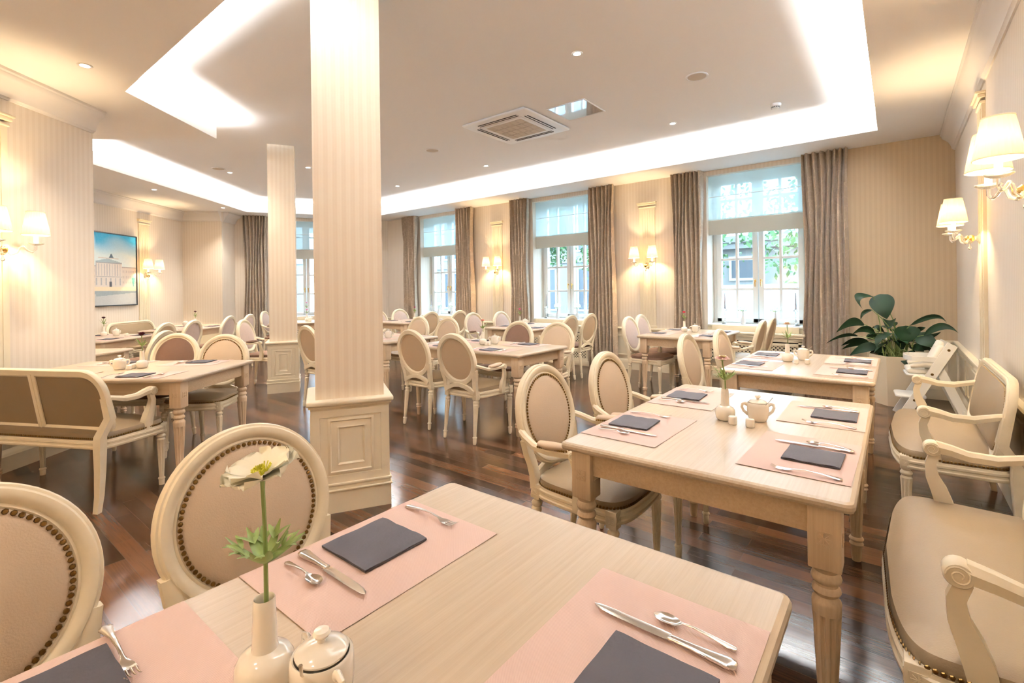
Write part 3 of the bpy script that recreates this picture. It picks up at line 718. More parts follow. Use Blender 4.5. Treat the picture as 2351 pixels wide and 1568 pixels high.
            if nails: 
                nn = MB()
                for q in (-1, 1):
                    for k in range(14): 
                        t = k/13; nn.dome((s_*(.264+.012*t)+q*.021, -.12+.14*t, .664+.010*t), (q, 0, .2), .0055, 6)
                for k in range(5): an = PI*k/4; nn.dome((s_*.276+.021*math.cos(an), .022+.012*math.sin(an), .674), (math.cos(an), math.sin(an), .2), .0055, 6)
                nn.build('arm_nailhead_trim', M['brass'], ao)
    return root
PROTO = {}
KINDS = {'leather': (M['leather'], M['leather_back'], M['taupe'], True), 'plain': (M['leather'], M['leather_back'], M['taupe'], False),
         'brown': (M['brown'], M['leather_back'], M['brown'], False), 'lilac': (M['lilac'], M['lilac'], M['brown'], False)}
def chair(kind, arms, top, heading, label, group):
    """top: where the crown of the oval back stands; heading: the way the sitter faces"""
    f = Vector((math.cos(heading), math.sin(heading))); loc = Vector(top)+f*.31
    key = (kind, arms)
    if key not in PROTO:
        o = make_chair(key, arms, *KINDS[kind]); PROTO[key] = o; o.location = (loc.x, loc.y, 0); o.rotation_euler.z = heading-PI/2
    else:
        o = copy_tree(PROTO[key], (loc.x, loc.y, 0), heading-PI/2)
    o['category'] = 'chair'; tag(o, label, group=group); return o
EAST, WEST, NORTH, SOUTH = 0, PI, PI/2, -PI/2
G1 = 'oval-backed chairs at the right-hand column of tables'; G2 = 'oval-backed chairs at the window tables'; G3 = 'oval-backed chairs at the centre tables'; G4 = 'oval-backed chairs in the left wing'
bpy.context.view_layer.update()
CH = [
 ('leather', 0, (-1.48, .61), EAST, 'beige leather chair with brass nails, behind the white flower in the foreground', G1),
 ('leather', 0, (-1.49, .055), EAST, 'beige leather chair with brass nails cut off by the bottom-left picture edge', G1),
 ('leather', 1, (-1.42, 2.0), EAST, 'beige nail-trimmed armchair at the near-left corner of the pink gerbera table', G1),
 ('leather', 1, (-1.38, 2.62), EAST, 'beige nail-trimmed armchair second along the left side of the pink gerbera table', G1),
 ('plain', 0, (-1.36, 3.98), EAST, 'slim beige chair seen edge-on beside the peach flower table, nearer one', G1),
 ('plain', 0, (-1.25, 4.54), EAST, 'beige chair seen at an angle beside the peach flower table, farther one', G1),
 ('lilac', 0, (-2.80, 6.00), EAST, 'chair with rosy velvet back and brown seat left of the red flower table, nearer', G2),
 ('lilac', 1, (-2.86, 6.53), EAST, 'chair with rosy velvet back left of the red flower table, nearer the curtain', G2),
 ('plain', 1, (-1.17, 5.98), WEST, 'beige armchair seen from behind, right of the red flower table, nearer one', G2),
 ('plain', 0, (-1.17, 6.53), WEST, 'beige chair seen from behind, right of the red flower table, by the radiator', G2),
 ('plain', 0, (-3.74, 3.10), NORTH, 'armless beige chair seen from behind at the centre salmon flower table', G3),
 ('plain', 1, (-3.07, 3.02), NORTH, 'beige armchair seen from behind at the centre salmon flower table', G3),
 ('brown', 0, (-3.55, 4.62), SOUTH, 'chair with dark brown velvet back on the far side of the centre table', G3),
 ('plain', 1, (-3.01, 4.64), SOUTH, 'beige armchair facing us on the far side of the centre table', G3),
 ('plain', 0, (-5.51, 4.76), SOUTH, 'beige piped chair facing us just right of the big pillar, left of its twin', G3),
 ('plain', 0, (-4.89, 4.75), SOUTH, 'beige piped chair facing us just left of the salmon flower, right of its twin', G3),
 ('plain', 0, (-5.30, 2.88), NORTH, 'beige chair seen from behind between the two pillars', G3),
 ('lilac', 1, (-5.60, 5.98), EAST, 'grey velvet armchair facing the middle window table, behind the salmon flower', G2),
 ('lilac', 0, (-5.44, 6.52), EAST, 'grey velvet chair by the middle window table, in front of the wall sconce panel', G2),
 ('brown', 1, (-3.66, 5.98), WEST, 'velvet chair half hidden behind the facing armchair, right of the middle window table', G2),
 ('brown', 0, (-3.64, 6.52), WEST, 'velvet chair seen from behind by the curtain right of the middle window', G2),
 ('plain', 0, (-6.66, 6.02), WEST, 'taupe-backed chair seen from behind below the far-left window, left one', G2),
 ('plain', 0, (-6.42, 6.52), WEST, 'taupe-backed chair seen from behind by the curtain of the far-left window, right one', G2),
 ('lilac', 0, (-8.26, 6.56), EAST, 'bluish grey velvet chair left of the far-left window curtain', G2),
 ('lilac', 0, (-8.28, 6.02), EAST, 'bluish grey velvet chair mostly hidden by the right edge of the big pillar', G2),
]
for k, a, t, h, l, g in CH: chair(k, a, t, h, l, g)
F_L = HL-PI/2
def Lp(a, d): q = LW(a, d); return (q.x, q.y)
LC = [
 ('brown', 1, (-5.47, 1.676), HL+PI, 'brown velvet armchair facing us on the far side of the left table'),
 ('leather', 0, (-4.89, 1.88), HL+PI, 'beige nail-trimmed chair facing us at the right end of the left table'),
 ('plain', 0, Lp(-3.62, 5.07), HL+PI/2, 'pale grey-backed chair leaning behind the brown velvet armchair'),
 ('brown', 0, Lp(-4.60, 6.46), HL+PI/2, 'chair with brown velvet seen from behind above the pale grey-backed chair'),
 ('lilac', 0, Lp(-4.60, 7.02), HL+PI/2, 'pale velvet chair seen from behind left of the leather chair with nails'),
 ('lilac', 0, Lp(-4.74, 8.16), HL+PI/2, 'white-framed velvet chair facing left, first of two before the end curtain'),
 ('lilac', 0, Lp(-4.70, 8.70), HL+PI/2, 'white-framed velvet chair facing left, second of two before the end curtain'),
 ('lilac', 1, Lp(-3.86, 6.95), HL-PI/2, 'pale velvet armchair with brown seat facing right towards the small pillar'),
 ('lilac', 1, Lp(-5.14, 10.05), HL-PI/2, 'velvet armchair seen edge-on in front of the end curtain beside small pillar'),
]
for k, a, t, h, l in LC: chair(k, a, t, h, l, G4)

# ---------------------------------------------------------------- settees
def settee(loc, heading, label):
    """local +y is the way the sitter faces, origin at the seat centre on the floor"""
    root = empty('settee', (loc[0], loc[1], 0), heading-PI/2); tag(root, label, 'settee', 'two-seat open-arm settees')
    hw = .565; BMx = Matrix.Translation((0, -.195, .665)) @ Matrix.Rotation(R(10), 4, 'X')
    rr = .17; hh = .215; W2 = hw
    out = []
    for (sx, sz, a0) in ((1, 1, 0), (-1, 1, 90), (-1, -1, 180), (1, -1, 270)):
        for k in range(9):
            a = R(a0+k*11.25); r_ = rr if sz > 0 else .09
            out.append((sx*(W2-r_)+r_*math.cos(a), 0, sz*(hh-r_)+r_*math.sin(a)))
    f = MB(); f.sweep(out[::-1], [(o, n) for o, n in FRAME_PROF], (0, 1, 0))
    if max(abs(v[0]) for v in f.v) > W2+.02: f = MB(); f.sweep(out, FRAME_PROF, (0, 1, 0))
    fr = MB(); fr.merge(f, BMx)
    g = MB(); g.box(-.028, -.020, -hh+.03, .028, -.009, hh-.03, .003); g.box(-.005, -.024, -hh+.03, .005, -.018, hh-.03); fr.merge(g, BMx)
    for s_ in (-1, 1):
        pts = [BMx @ Vector((s_*(W2-.026), 0, .03)), BMx @ Vector((s_*(W2-.02), 0, -.10)), Vector((s_*(W2-.03), -.232, .46)), Vector((s_*(W2-.035), -.230, .40)), Vector((s_*(W2-.03), -.235, .25)), Vector((s_*(W2-.02), -.25, .10)), Vector((s_*(W2-.015), -.268, .0))]
        fr.sweep(pts, [(-.026, -.022), (-.026, .018), (-.018, .024), (.018, .024), (.026, .018), (.026, -.022)], (0, 1, .1), closed=False, scale=[.9, 1, 1.05, 1.1, .95, .8, .7])
    fr.build('backrest_frame', M['chairwood'], root)
    pin = [(x*(W2-.05)/W2, 0, z*(hh-.05)/hh) for x, y, z in out]
    c = MB(); c0 = MB(); c0.pad([(x, .004, z) for x, y, z in pin], (0, 1, 0), .045, edge=.35); c.merge(c0, BMx); c.build('backrest_cushion', M['taupe'], root)
    c = MB(); c0 = MB(); c0.pad([(x, -.007, z) for x, y, z in pin[::-1]], (0, -1, 0), .004, edge=.1); c.merge(c0, BMx); c.build('backrest_outside_panel', M['taupe'], root)
    so = seat_outline(1.16, 1.10, .215, -.235, n=80, ex=9, bow=.05)
    r0 = MB(); prof = [(-.045, .0), (-.004, .0), (0, .006), (0, .014), (-.006, .018), (-.006, .028), (-.001, .033), (-.001, .043), (-.008, .047), (-.010, .056), (-.045, .056)]
    r0.sweep([(x, y, .375) for x, y, z in so], prof, (0, 0, 1)); r0.build('seat_rail', M['chairwood'], root)
    st = MB(); st.pad([(x*.975, y*.965, .43) for x, y, z in so], (0, 0, 1), .075, edge=.55, rings=8, power=3); st.build('seat', M['taupe'], root)
    n1 = nails_on([(x*(W2-.056)/W2, .016, z*(hh-.056)/hh) for x, y, z in out], (0, 1, 0), .0068, .015, BMx)
    n1.build('backrest_nailhead_trim', M['brass'], root); n1 = MB()
    P = [Vector((x*.982, y*.972, .441)) for x, y, z in so]; acc = 0
    for i in range(len(P)):
        a, b_ = P[i], P[(i+1) % len(P)]; ln = (b_-a).length; q = 0
        while acc+q*.0148 < ln:
            p = a+(b_-a)*((acc+q*.0148)/ln); dirn = Vector((0, 1, 0)) if p.y > .17 else Vector((0, -1, 0)) if p.y < -.215 else Vector((math.copysign(1, p.x), 0, 0))
            n1.dome(p, dirn, .0068, 6); q += 1
        acc = acc+q*.0148-ln
    n1.build('seat_nailhead_trim', M['brass'], root)
    for s_ in (-1, 1):
        o = bpy.data.objects.new('leg', CLEG_DATA); COL.objects.link(o); o.parent = root; o.location = (s_*.535, .185, -.015); o.scale = (1.1, 1.1, 1.0)
    for s_ in (-1, 1):
        a = MB(); X = s_*.535
        pts = [BMx @ Vector((s_*(W2-.03), .0, .035)), Vector((X, -.16, .690)), Vector((X+s_*.006, -.08, .668)), Vector((X+s_*.010, .0, .668)), Vector((X+s_*.010, .05, .682)), Vector((X+s_*.008, .095, .690))]
        a.sweep(pts, [(-.019, -.018), (-.023, .004), (-.012, .018), (.012, .018), (.023, .004), (.019, -.018)], (0, 0, 1), closed=False, scale=[.8, .85, .95, 1.0, 1.1, 1.2])
        a.lathe([(.026, -.025), (.030, -.018), (.030, .018), (.026, .025)], 24, M=Matrix.Translation((X+s_*.008, .11, .682)) @ Matrix.Rotation(PI/2, 4, 'Y'))
        for q in (-1, 1): a.tube(spiral((X+s_*.008+q*.027, .11, .682), (0, 1, 0), (0, 0, 1), .024), .0022, 5)
        sp_ = [Vector((X+s_*.006, .10, .665)), Vector((X+s_*.004, .115, .62)), Vector((X, .11, .57)), Vector((X, .09, .52)), Vector((X, .075, .47)), Vector((X, .065, .41))]
        a.sweep(sp_, [(-.018, -.015), (-.018, .015), (-.006, .019), (.006, .019), (.018, .015), (.018, -.015)], (1, 0, 0), closed=False, scale=[.9, .95, 1.15, 1.45, 1.6, 1.4])
        a.build('armrest', M['chairwood'], root)
    return root
settee((.215, 2.06), WEST, 'nearest settee, taupe leather with scroll arms, cut off by the right picture edge')
settee((.215, 3.86), WEST, 'second taupe settee along the right wall, before the white high chair')
settee((-4.495, .736), R(117), 'settee seen from behind at left, with upright split rail down its back')
sf = LW(-6.50, 8.55); settee((sf.x, sf.y), HL-PI/2, 'distant settee against the wall below the palace picture')

# ---------------------------------------------------------------- tableware prototypes
def ribbon_obj(secs, name, extra=None):
    b = MB(); b.ribbon(secs, 7)
    if extra: extra(b)
    return b
def fork_mb():
    b = MB()
    b.ribbon([(-.095, .004, .003, .002, 0), (-.092, .009, .003, .0025, 0), (-.085, .0105, .0035, .003, -.0004), (-.07, .008, .005, .003, -.0004), (-.04, .0045, .009, .003, 0), (0, .003, .011, .003, 0), (.03, .0032, .008, .003, 0), (.04, .006, .005, .0022, .0005), (.05, .0105, .003, .0018, .0012), (.06, .0115, .003, .0016, .0012), (.064, .0115, .0034, .0016, .001)], 7)
    for k in range(4):
        x = -.0093+k*.0062; b.tube([(x, .062, .0045), (x, .075, .004), (x, .088, .007), (x*.97, .098, .012)], [.0016, .0015, .0013, .0006], 6, flat=.7)
    return b
def knife_mb():
    b = MB()
    b.ribbon([(-.118, .006, .005, .005, 0), (-.115, .0105, .005, .007, 0), (-.105, .0125, .005, .008, 0), (-.09, .011, .005, .0078, 0), (-.05, .0075, .005, .0068, 0), (-.02, .0065, .005, .0062, 0), (-.016, .0075, .005, .007, 0), (-.012, .0065, .005, .005, 0)], 7)
    b.ribbon([(-.013, .0085, .0045, .002, 0, .001), (0, .0095, .0045, .0016, 0, .001), (.05, .0095, .0045, .0014, 0, .001), (.09, .009, .0045, .0013, 0, .0015), (.11, .0075, .0045, .0012, 0, .002), (.122, .005, .0045, .001, 0, .003), (.128, .0012, .0045, .001, 0, .004)], 5)
    return b
def spoon_mb():
    b = MB()
    b.ribbon([(-.068, .003, .003, .002, 0), (-.065, .006, .003, .0025, 0), (-.055, .0065, .0035, .0028, 0), (-.03, .004, .007, .003, 0), (0, .0024, .010, .003, 0), (.018, .0024, .009, .003, 0), (.024, .006, .006, .002, .001), (.03, .0105, .0035, .0014, .003), (.04, .0135, .0018, .0012, .0055), (.05, .014, .0016, .0012, .0058), (.06, .0115, .003, .0012, .004), (.067, .006, .0055, .0012, .0015), (.07, .001, .007, .001, 0)], 9)
    return b
def napkin_mb():
    b = MB(); n = 12; s = .084
    for (z, o, q) in ((.0012, 0, .2), (.004, .0015, 1)):
        vs = []
        for top in (1, 0):
            for j in range(n+1):
                for i in range(n+1):
                    x, y = -s+2*s*i/n, -s+2*s*j/n
                    e = q*(.0009*math.sin(i*.9+j*.35)*(.3+abs(j/n-.5))+.0005*math.sin(j*1.3))
                    lift = q*.004*max(0, (n-i)/n-.8)*max(0, math.sin(j*.8))*3
                    xx = x+o*.5*math.sin(j*.7)
                    vs.append((xx, y, z+e+lift+(.0022 if top else 0)))
        W = n+1; K = W*W; fs = [(j*W+i, j*W+i+1, j*W+W+i+1, j*W+W+i) for j in range(n) for i in range(n)]
        fs += [tuple(K+v for v in f[::-1]) for f in fs]
        for i in range(n):
            fs += [(i, K+i, K+i+1, i+1), (n*W+i, n*W+i+1, K+n*W+i+1, K+n*W+i), (i*W, (i+1)*W, K+(i+1)*W, K+i*W), (i*W+n, K+i*W+n, K+(i+1)*W+n, (i+1)*W+n)]
        b.add(vs, fs)
    return b
def placemat_mb():
    b = MB(); n = 16; vs = []
    for zz in (1, 0):
        for j in (0, 1):
            for i in range(n+1): vs.append((-.228+.456*i/n, -.158+.316*j, .0004+.0010*(1+math.sin(i*.8+j*2))*.6*(abs(i/n-.5)*2)**3+(.0008 if zz else 0)))
    W = n+1; K = 2*W; fs = [(i, i+1, W+i+1, W+i) for i in range(n)]; fs += [(K+i+1, K+i, K+W+i, K+W+i+1) for i in range(n)]
    fs += [(i, K+i, K+i+1, i+1) for i in range(n)]+[(W+i, W+i+1, K+W+i+1, K+W+i) for i in range(n)]+[(0, W, K+W, K), (n, K+n, K+W+n, W+n)]
    b.add(vs, fs); return b
def data_of(mb, name, mat, angle=40):
    o = mb.build(name, mat, angle=angle); d = o.data; bpy.data.objects.remove(o); return d
D = {'fork': data_of(fork_mb(), 'fork', M['steel'], 60), 'knife': data_of(knife_mb(), 'knife', M['steel'], 60), 'spoon': data_of(spoon_mb(), 'spoon', M['steel'], 70),
     'napkin': data_of(napkin_mb(), 'napkin', M['napkin'], 60), 'placemat': data_of(placemat_mb(), 'placemat', M['matt'])}
def put(name, loc, rz, label, cat, group):
    o = bpy.data.objects.new(name, D[name]); COL.objects.link(o); o.location = loc; o.rotation_euler.z = rz; return tag(o, label, cat, group)
PHR = {'fork': 'steel fork on the %s placemat of the %s', 'knife': 'steel knife on the %s placemat of the %s', 'spoon': 'small steel spoon on the %s placemat of the %s',
       'napkin': 'charcoal paper napkin on the %s placemat of the %s', 'placemat': 'pink placemat at the %s place of the %s'}
rj = random.Random(3)
def setting(edge, heading, place, tname, j=1, fk=-.19):
    """edge: point on the table edge in front of the diner; heading: the way the diner looks"""
    f = Vector((math.cos(heading), math.sin(heading))); r_ = Vector((f.y, -f.x)); e = Vector(edge); rz = heading-PI/2
    def at(x, y, z): p = e+r_*x+f*y; return (p.x, p.y, z)
    jj = lambda s: (rj.random()-.5)*s*j
    def q(nm_, x, y, z, dr=0): put(nm_, at(x, y, z), rz+dr, PHR[nm_] % (place, tname), nm_, nm_+'s laid on the dining tables')
    q('placemat', 0, .172, .7604, jj(.05))
    q('napkin', -.02+jj(.02), .135+jj(.01), .7632, jj(.10))
    q('fork', fk+jj(.02), .135 if fk < -.15 else .085+jj(.02), .7632, -.02+jj(.12))
    q('knife', .105+jj(.015), .155+jj(.02), .7632, jj(.08))
    q('spoon', .145+jj(.01), .115+jj(.02), .7632, jj(.10))
# flowers
def flower(kind, loc, h, rot, label, group=None, detail=True, lean=(0, 0), tilt=0):
    """loc: table point of the vase, h: height of the bloom above the table top"""
    root = empty('flower', (loc[0], loc[1], loc[2]), rot); tag(root, label, 'flower', group or 'single flowers in white vases')
    tx, ty = lean; s = MB()
    s.tube([(0, 0, .03), (.002, .002, .14), (.006+tx*.4, 0, .14+(h-.14)*.5), (tx*.9, ty*.9, h-.02), (tx, ty, h-.004)], [.0035, .0035, .003, .0032, .004], 8); s.build('stem', M['stem'], root)
    l = MB(); zc = .14+(h-.14)*.27; rnd = random.Random(kind+str(h)); n = 12 if detail else 7
    for k in range(n):
        a = 2*PI*k/n+rnd.random()*.3; d = Vector((math.cos(a), math.sin(a), 0)); ln = .052+.022*rnd.random()
        b0 = Vector((.003, 0, zc)); t0 = b0+d*ln*.8+Vector((0, 0, ln*(.35+.75*rnd.random())))
        l.blade(b0, t0, (0, 0, -.004), .0045+.004*rnd.random(), n=6)
        if detail:
            for q in (-1, 1):
                m = b0+(t0-b0)*.55; l.blade(m, m+d*.02+Vector((-d.y, d.x, 0))*q*.018+Vector((0, 0, .012)), (0, 0, .002), .003, n=5)
    l.build('leaf_whorl', M['flowerleaf'], root)
    p = MB(); c = Vector((tx, ty, h))
    if kind == 'white':
        for ring, (cnt, ln, wd, up) in enumerate(((7, .048, .026, .016), (6, .040, .022, .026))):
            for k in range(cnt):
                a = 2*PI*(k+.5*ring)/cnt+rnd.random()*.2; d = Vector((math.cos(a), math.sin(a), 0)); side = Vector((-d.y, d.x, 0))
                n1 = 12; vs = []
                for i in range(n1):
                    t = i/(n1-1); w_ = wd*1.12*(.18+.82*t**.7)*max(.02, 1-t**7)**.5
                    for q in range(7):
                        u = -1+q/3; rip = .003*math.sin(u*5+k*2+t*3)*t*t
                        pz = up*t*(1.25-.55*t)+.007*u*u*t+rip
                        pp = c+d*(.006+ln*t*(1-.07*u*u*t))+side*u*w_+Vector((0, 0, pz)); vs.append(pp)
                p.add(vs, [(i*7+q, i*7+q+1, i*7+8+q, i*7+7+q) for i in range(n1-1) for q in range(6)])
    else:
        rings = {'burgundy': ((10, .026, .010, .012), (8, .022, .010, .02), (6, .014, .008, .026)), 'blush': ((14, .036, .008, .002), (12, .03, .007, .008), (8, .02, .006, .014))}.get(kind, ((10, .028, .009, .004), (8, .022, .008, .012), (6, .014, .007, .018)))
        for ring, (cnt, ln, wd, up) in enumerate(rings):
            for k in range(cnt):
                a = 2*PI*(k+.5*ring)/cnt+rnd.random()*.15; d = Vector((math.cos(a), math.sin(a), 0))
                p.blade(c+d*.003, c+d*ln+Vector((0, 0, up+.004*rnd.random())), (0, 0, .004), wd, side=Vector((-d.y, d.x, 0)), n=6, shape=1.4)
    TM = Matrix.Translation(c) @ Matrix.Rotation(tilt, 4, 'X') @ Matrix.Translation(-c)
    pq = MB(); pq.merge(p, TM); pq.build('bloom', M[kind], root, angle=80)
    if kind in ('white', 'peach', 'blush'):
        st = MB(); st.dome(c+Vector((0, 0, .004)), (0, 0, 1), .008, 10)
        for k in range(40 if detail else 14):
            a = k*2.4; r_ = .004+.008*((k*.37) % 1); d = Vector((math.cos(a)*r_, math.sin(a)*r_, 0)); st.tube([c+d*.5+Vector((0, 0, .004)), c+d*1.4+Vector((0, 0, .015))], [.0006, .0012], 4)
        sq = MB(); sq.merge(st, TM); sq.build('stamens', M['yellow'], root)
    cx = MB()
    for k in range(5):
        a = k*PI*.4; cx.blade(c+Vector((0, 0, -.004)), c+Vector((math.cos(a)*.016, math.sin(a)*.016, -.002)), (0, 0, -.002), .004, n=5)
    cx.build('sepals', M['flowerleaf'], root)
def vase_mb():
    b = MB(); b.lathe([(.022, 0), (.030, .001), (.0365, .008), (.040, .022), (.0415, .034), (.040, .046), (.034, .056), (.025, .061), (.0185, .064), (.0175, .068), (.0168, .09), (.0156, .12), (.0150, .136), (.0142, .1375), (.0128, .136), (.0135, .10), (.012, .07), (0, .07)], 32); return b
D['vase'] = data_of(vase_mb(), 'vase', M['china'], 50)
def sugar(loc, rz, label, s=1):
    root = empty('sugar_bowl', loc, rz); tag(root, label, 'sugar bowl', 'white china sugar bowls')
    b = MB(); b.lathe([(.028, 0), (.033, .002), (.035, .006), (.041, .02), (.0435, .045), (.0435, .065), (.0425, .076), (.040, .079), (.0375, .0775), (.039, .065), (.038, .04), (.03, .01), (0, .008)], 36); b.build('bowl', M['china'], root)
    l = MB(); l.lathe([(.036, .0795), (.0365, .082), (.033, .086), (.02, .0915), (.006, .094), (.005, .098), (.010, .102), (.0125, .106), (.010, .110), (0, .112)], 32, caps=False); l.lathe([(.0, .0795), (.036, .0795)], 32, caps=False); lo = l.build('lid', M['china'], root)
    for s_ in (-1, 1):
        h = MB(); h.tube([(s_*.042, 0, .068), (s_*.052, 0, .074), (s_*.062, 0, .071), (s_*.065, 0, .058), (s_*.058, 0, .042), (s_*.046, 0, .032), (s_*.040, 0, .028)], [.005, .0048, .0042, .004, .004, .0045, .005], 10, flat=1.5); h.build('handle', M['china'], root)
    sp = MB(); sp.tube([(.012, -.030, .066), (.030, -.040, .084), (.048, -.048, .112)], [.0022, .0018, .0028], 6, flat=.6); sp.build('spoon_handle', M['steel'], root)['label'] = 'steel spoon handle'
SHK = MB(); SHK.lathe([(.013, 0), (.0165, .002), (.0175, .006), (.0175, .030), (.0165, .034), (.012, .0365), (0, .037)], 24)
D['shaker'] = data_of(SHK, 'shaker', M['china'], 50)
def centre(tname, vase, pot, shakers, kind, bloom_h, lab, rot=0, pot_rot=.6, detail=False, lean=(0, 0), tilt=0, pr=None):
    z = .7602
    if pr is not None: pot_rot = pr
    if vase:
        o = bpy.data.objects.new('vase', D['vase']); COL.objects.link(o); o.location = (*vase, z); tag(o, 'small white china bud vase on the '+tname, 'vase', 'white bud vases')
        flower(kind, (vase[0], vase[1], z), bloom_h, rot, lab, detail=detail, lean=lean, tilt=tilt)
    if pot: sugar((*pot, z), pot_rot, 'white lidded sugar bowl with two handles on the '+tname)
    for i, s_ in enumerate(shakers):
        o = bpy.data.objects.new('shaker', D['shaker']); COL.objects.link(o); o.location = (*s_, z); tag(o, '%s small white china shaker on the %s' % (('left', 'right')[i], tname), 'shaker', 'china salt and pepper shakers')

def vmid(c, h, lx, ly): return (c[0]+math.cos(h)*lx-math.sin(h)*ly, c[1]+math.sin(h)*lx+math.cos(h)*ly)
# name, centre, heading of the long axis, length, width, seat offset, seats [(side, along, place word)]
def table_set(tname, tlabel, c, h, L_, W_, seats, j=1):
    table(c, h, L_, W_, tlabel)
    for (side, al, place) in seats:
        e = vmid(c, h, al, side*W_/2); face = h-side*PI/2
        setting(e, face, place, tname, j, -.112 if (tname == T1 and place == 'near-left') else -.19)
T1 = 'foreground table'
table_set(T1, 'foreground oak table carrying the large white flower, cut by the bottom edge', (-.625, .37), PI/2, 1.38, .93, [(1, .29, 'far-left'), (1, -.265, 'near-left'), (-1, .315, 'right-hand')], 0)
centre(T1, (-.740, .332), (-.645, .368), (), 'white', .318, 'large ivory anemone with yellow centre in the foreground vase', 0, R(125), True, (.0, .0), R(14), -.12)
T2 = 'pink gerbera table'
S4 = lambda o: [(1, -o, 'near-left'), (1, o, 'far-left'), (-1, -o, 'near-right'), (-1, o, 'far-right')]
table_set(T2, 'oak table with blush pink gerbera, in front of the two armchairs', (-.56, 2.275), PI/2, 1.40, .935, S4(.33))
centre(T2, (-.60, 2.262), (-.482, 2.33), ((-.555, 2.205), (-.485, 2.20)), 'blush', .265, 'blush pink gerbera on a long leaning stem, second table from camera', 0, R(25), True, (-.012, .01))
T3 = 'peach flower table'
table_set(T3, 'oak table with the peach flower, in front of the potted plant', (-.555, 4.26), PI/2, 1.27, .90, S4(.29))
centre(T3, (-.67, 4.28), (-.585, 4.44), ((-.60, 4.19), (-.53, 4.22)), 'peach', .285, 'peach flower on a thin stem, in front of the right-hand window sill', 0, R(20))
T4 = 'red flower table'
table_set(T4, 'oak table with the red flower under the right-hand window', (-2.075, 6.27), PI/2, 1.26, .90, S4(.30))
centre(T4, (-2.20, 6.42), (-2.06, 6.42), (), 'red', .25, 'small red flower in front of the brown curtain left of right window')
T5 = 'centre table'
table_set(T5, 'oak table with the salmon flower in the middle of the room', (-3.42, 3.86), 0, 1.52, .84, [(-1, .33, 'near-right'), (-1, -.33, 'near-left'), (1, -.33, 'far-left'), (1, .33, 'far-right')])
centre(T5, (-3.50, 3.90), (-3.42, 4.0), ((-3.42, 3.86), (-3.36, 3.84)), 'salmon', .25, 'salmon pink flower on the centre table right of the chair backs')
T7 = 'table beside the big pillar'
table_set(T7, 'oak table behind the armless beige chair, half hidden by the big pillar', (-5.36, 3.88), 0, 1.48, .84, [(-1, .33, 'near-right'), (1, .33, 'far-right'), (1, -.33, 'far-left')])
centre(T7, None, (-5.0, 3.80), (), 'salmon', .25, '')
T8 = 'middle window table'
table_set(T8, 'oak table under the middle window, behind the brown velvet chair', (-4.58, 6.27), PI/2, 1.26, .90, S4(.30))
centre(T8, (-4.93, 6.42), (-4.82, 6.42), (), 'magenta', .25, 'small magenta flower left of the middle window')
T9 = 'far-left window table'
table_set(T9, 'oak table under the far-left window, right of the big pillar', (-7.48, 6.30), PI/2, 1.26, .90, S4(.30))
centre(T9, (-7.53, 6.37), (-7.38, 6.40), (), 'magenta', .25, 'small magenta flower before the far-left window curtain')
T6 = 'left-hand table'
h6 = R(37.5)
table_set(T6, 'oak table at left between the split-back settee and the brown velvet armchair', (-4.757, 1.13), h6, 1.47, .93, [(-1, .33, 'near-right'), (-1, -.33, 'near-left'), (1, .33, 'far-right'), (1, -.33, 'far-left')])
centre(T6, (-4.74, 1.20), (-4.80, 1.07), ((-4.72, 1.11), (-4.77, 1.15)), 'burgundy', .26, 'dark burgundy flower on the left-hand table before the velvet armchair', 0, R(60))
c11 = LW(-4.62, 4.98)
T11 = 'cut-off small table'
table_set(T11, 'corner of an oak table showing past the end of the near-left wall', (c11.x, c11.y), HL-PI/2, .92, .72, [(-1, .16, 'visible')])
c12 = LW(-5.64, 6.68); T12 = 'table below the palace picture'
table_set(T12, 'oak table with burgundy flower directly below the palace picture', (c12.x, c12.y), HL, 1.20, .90, S4(.28))
v12 = LW(-5.83, 6.92); q12 = LW(-5.70, 6.98)
centre(T12, (v12.x, v12.y), (q12.x, q12.y), (), 'burgundy', .25, 'dark burgundy flower standing below the palace picture')
c14 = LW(-5.62, 8.36); T14 = 'table before the peach pier'
table_set(T14, 'oak table before the peach-lit wall pier in the left wing', (c14.x, c14.y), HL, 1.20, .80, S4(.28))
v14 = LW(-5.75, 8.80); q14 = LW(-5.93, 8.80)
centre(T14, (v14.x, v14.y), (q14.x, q14.y), (), 'burgundy', .25, 'dark burgundy flower standing out against the peach-lit pier')
c10 = LW(-4.15, 9.75); T10 = 'farthest table'
table_set(T10, 'farthest oak table before the end-wall window, seen between the pillars', (c10.x, c10.y), HM, 1.30, .85, [(-1, -.3, 'near-left')])
v10 = LW(-4.15, 9.80); q10 = LW(-4.05, 9.7)
centre(T10, (v10.x, v10.y), (q10.x, q10.y), (), 'magenta', .22, 'magenta flower seen between the two pillars')

